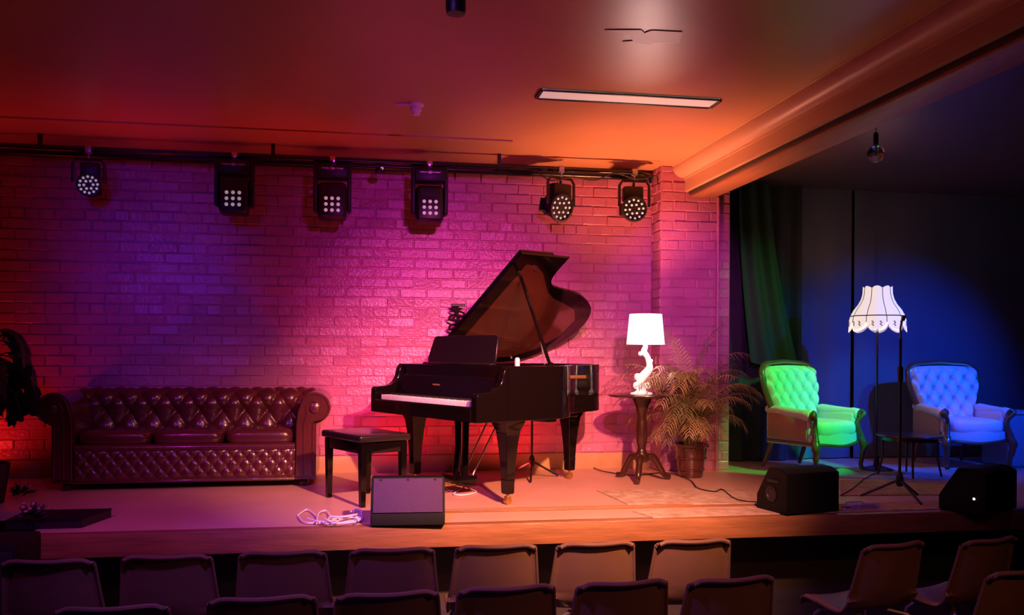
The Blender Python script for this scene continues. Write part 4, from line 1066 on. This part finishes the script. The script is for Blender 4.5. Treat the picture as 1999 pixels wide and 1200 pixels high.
loops = [[(582, 1008), (600, 998), (618, 1012), (612, 1024), (592, 1022), (582, 1010)], [(618, 1026), (622, 1008), (636, 1001), (644, 1012), (634, 1024), (622, 1026)],
         [(600, 1020), (630, 1026), (660, 1018), (700, 1010), (706, 1018), (680, 1026), (640, 1030), (625, 1024)], [(640, 1028), (670, 1020), (690, 1014), (704, 1020), (690, 1028), (655, 1030)],
         [(630, 1022), (650, 1032), (668, 1024), (690, 1022), (700, 1028)], [(690, 1012), (694, 1006), (702, 1008), (706, 1016)], [(645, 1024), (675, 1024), (705, 1014), (700, 1008), (685, 1012)]]
for i, lp_ in enumerate(loops):
    pts = [onz(x, y) - o0 + Vector((0, 0, .008 + .006 * i + rnd.uniform(0, .008))) for x, y in lp_]
    b.tube(catmull(pts, 6), .0055, 6)
b.build('cord', CABLEW, t)
b = B(); b.box(onz(700, 1018) - o0 + Vector((0, 0, .02)), (.05, .035, .03), bev=.006); b.build('plug', CABLEW, t)
b = B(); rnd = random.Random(8)
c0 = onz(1680, 994)
for i in range(7):
    pts = [Vector((.16 * (rnd.random() - .5) * 2, .07 * (rnd.random() - .5) * 2, .006 + .006 * i)) for k in range(6)]
    b.tube(catmull(pts, 6), .0045, 6)
o = tag(b.build('cable_heap', mat('lilac_cable', (.45, .40, .8), .4), loc=c0), 'tangled heap of bluish cable beside the large wedge monitor', 'cable')
cable('floor_cable', [(1140, 900), (1165, 918), (1200, 926), (1240, 930), (1300, 925), (1345, 938), (1362, 955), (1395, 962), (1410, 958), (1440, 978), (1500, 984)], .012, .005, CABLEK, 'thin black cable running from behind the pedestal table across the pale rug')
cable('floor_cable', [(1640, 970), (1665, 955), (1690, 935), (1712, 925)], .012, .004, CABLEK, 'thin black cable running to the floor lamp from the large wedge monitor')
cable('floor_cable', [(868, 952), (880, 960), (900, 956), (885, 966), (905, 968), (930, 962), (915, 955)], .008, .005, CABLEW, 'pale cable tangle on the floor beside the piano pedals')

# ================================================================== AUDIENCE CHAIRS
def make_chair(label, loc, rz, group):
    t = thing('shell_chair', label, 'chair', loc, rz, group)
    prof = catmull([Vector((0, -.235, .790)), Vector((0, -.222, .786)), Vector((0, -.20, .70)), Vector((0, -.175, .60)), Vector((0, -.15, .52)), Vector((0, -.10, .445)), Vector((0, -.02, .425)), Vector((0, .10, .435)), Vector((0, .20, .44)), Vector((0, .235, .425)), Vector((0, .245, .395))], 4)
    n = len(prof) - 1
    def hwid(s):    # half width along v
        if s < .45: return .188 + .045 * (s / .45)
        return .233 - .025 * (s - .45) / .55
    b = B()
    def f(u, v):
        p = prof[int(round(v * n))]; x = (u * 2 - 1); h = hwid(v)
        rim = max(0, abs(x) - .90) / .10
        corner = .012 * (abs(x) ** 8) if v < .05 else 0
        y = p.y + (.045 * x * x if v < .42 else .02 * x * x * max(0, 1 - (v - .42) * 6))
        z = p.z + (0 if v < .45 else .02 * x * x) - (.022 * abs(x) ** 6 if v < .12 else 0)
        if v < .5: y -= .014 * rim * rim
        else: z -= .016 * rim * rim
        z += .008 * x * x if v < .1 else 0
        return (x * h, y, z)
    b.grid(f, 26, n, .005); b.build('seat_shell', SHELL, t, ang=60, fix=True)
    edge = []
    for k in range(n + 1): edge.append(f(0, k / n))
    bot = [f(k / 12, 1) for k in range(13)]; e2 = [f(1, k / n) for k in range(n, -1, -1)]; top = [f(1 - k / 12, 0) for k in range(13)]
    b = B(); b.tube(edge + bot[1:-1] + e2 + top[1:-1], .0075, 8, closed=True); b.tube([v_ for v_ in (Vector(f(1 - k / 12, 0)) + Vector((0, -.004, .001)) for k in range(13))], .0115, 8); b.build('rolled_rim', SHELL, t)
    for sx in (-1, 1):
        for sy in (-1, 1):
            b = B(); b.tube([(sx * .10, sy * .06, .41), (sx * .17, sy * .13, .395), (sx * .185, sy * .16, .36), (sx * .22, sy * .23, .012)], .011, 8)
            lg = b.build('leg', STEEL, t); b = B(); b.lathe([(.014, 0), (.014, .03)], (sx * .222, sy * .232, 0), 10); b.build('foot_cap', BLACK, lg)
    return t
ords = ['first', 'second', 'third', 'fourth', 'fifth', 'sixth', 'seventh']
row1 = [(93, 1100), (326, 1091), (553, 1083), (768, 1077), (972, 1070), (1167, 1065), (1358, 1060)]
first = None
for k, (x, y) in enumerate(row1):
    p = onz(x, y, .785); loc = (p.x - 0, p.y + .235, 0); rz = -.06 + .035 * k * .4
    lab = 'brown plastic shell chair, %s from left in the row nearest the stage' % ords[k]
    if first is None: first = make_chair(lab, loc, rz, 'brown shell chairs in the audience')
    else: dup(first, loc, rz, lab)
row2 = [(212, 1193), (508, 1174), (754, 1165), (988, 1153), (1215, 1143), (1428, 1136)]
for k, (x, y) in enumerate(row2):
    p = onz(x, y, .785)
    dup(first, (p.x, p.y + .235, 0), .0 + .02 * k, 'brown plastic shell chair, %s from left in the second row, cut by the frame' % ords[k])
p = onz(1752, 1064, .785); dup(first, (p.x - .06, p.y + .2, 0), .24, 'brown shell chair turned sideways in the right block, nearest the aisle gap')
p = onz(1934, 1055, .785); dup(first, (p.x - .05, p.y + .2, 0), .26, 'brown shell chair at the right edge in the row nearest the stage')
p = onz(1975, 1117, .785); dup(first, (p.x - .0, p.y + .2, 0), .24, 'brown shell chair cut by the bottom right corner of the photo')
# audience-side fill from unseen purple and amber spots
spot('light_purple_hall', (-0.3, 2.6, 3.38), (0.3, 4.3, 0.6), (0.42, 0.12, 1.0), 200, 105, 1.0, .08)
spot('light_violet_fill', (-0.6, 2.8, 3.3), (-0.25, 5.4, 0.8), (0.35, 0.08, 1.0), 330, 30, 1.0, .06)  # added spot to turn the grille and stage edge violet
spot('light_amber_hall', (2.6, 0.8, 3.35), (1.6, 4.4, 0.5), (1.0, 0.30, 0.12), 90, 70, 1.0, .1)
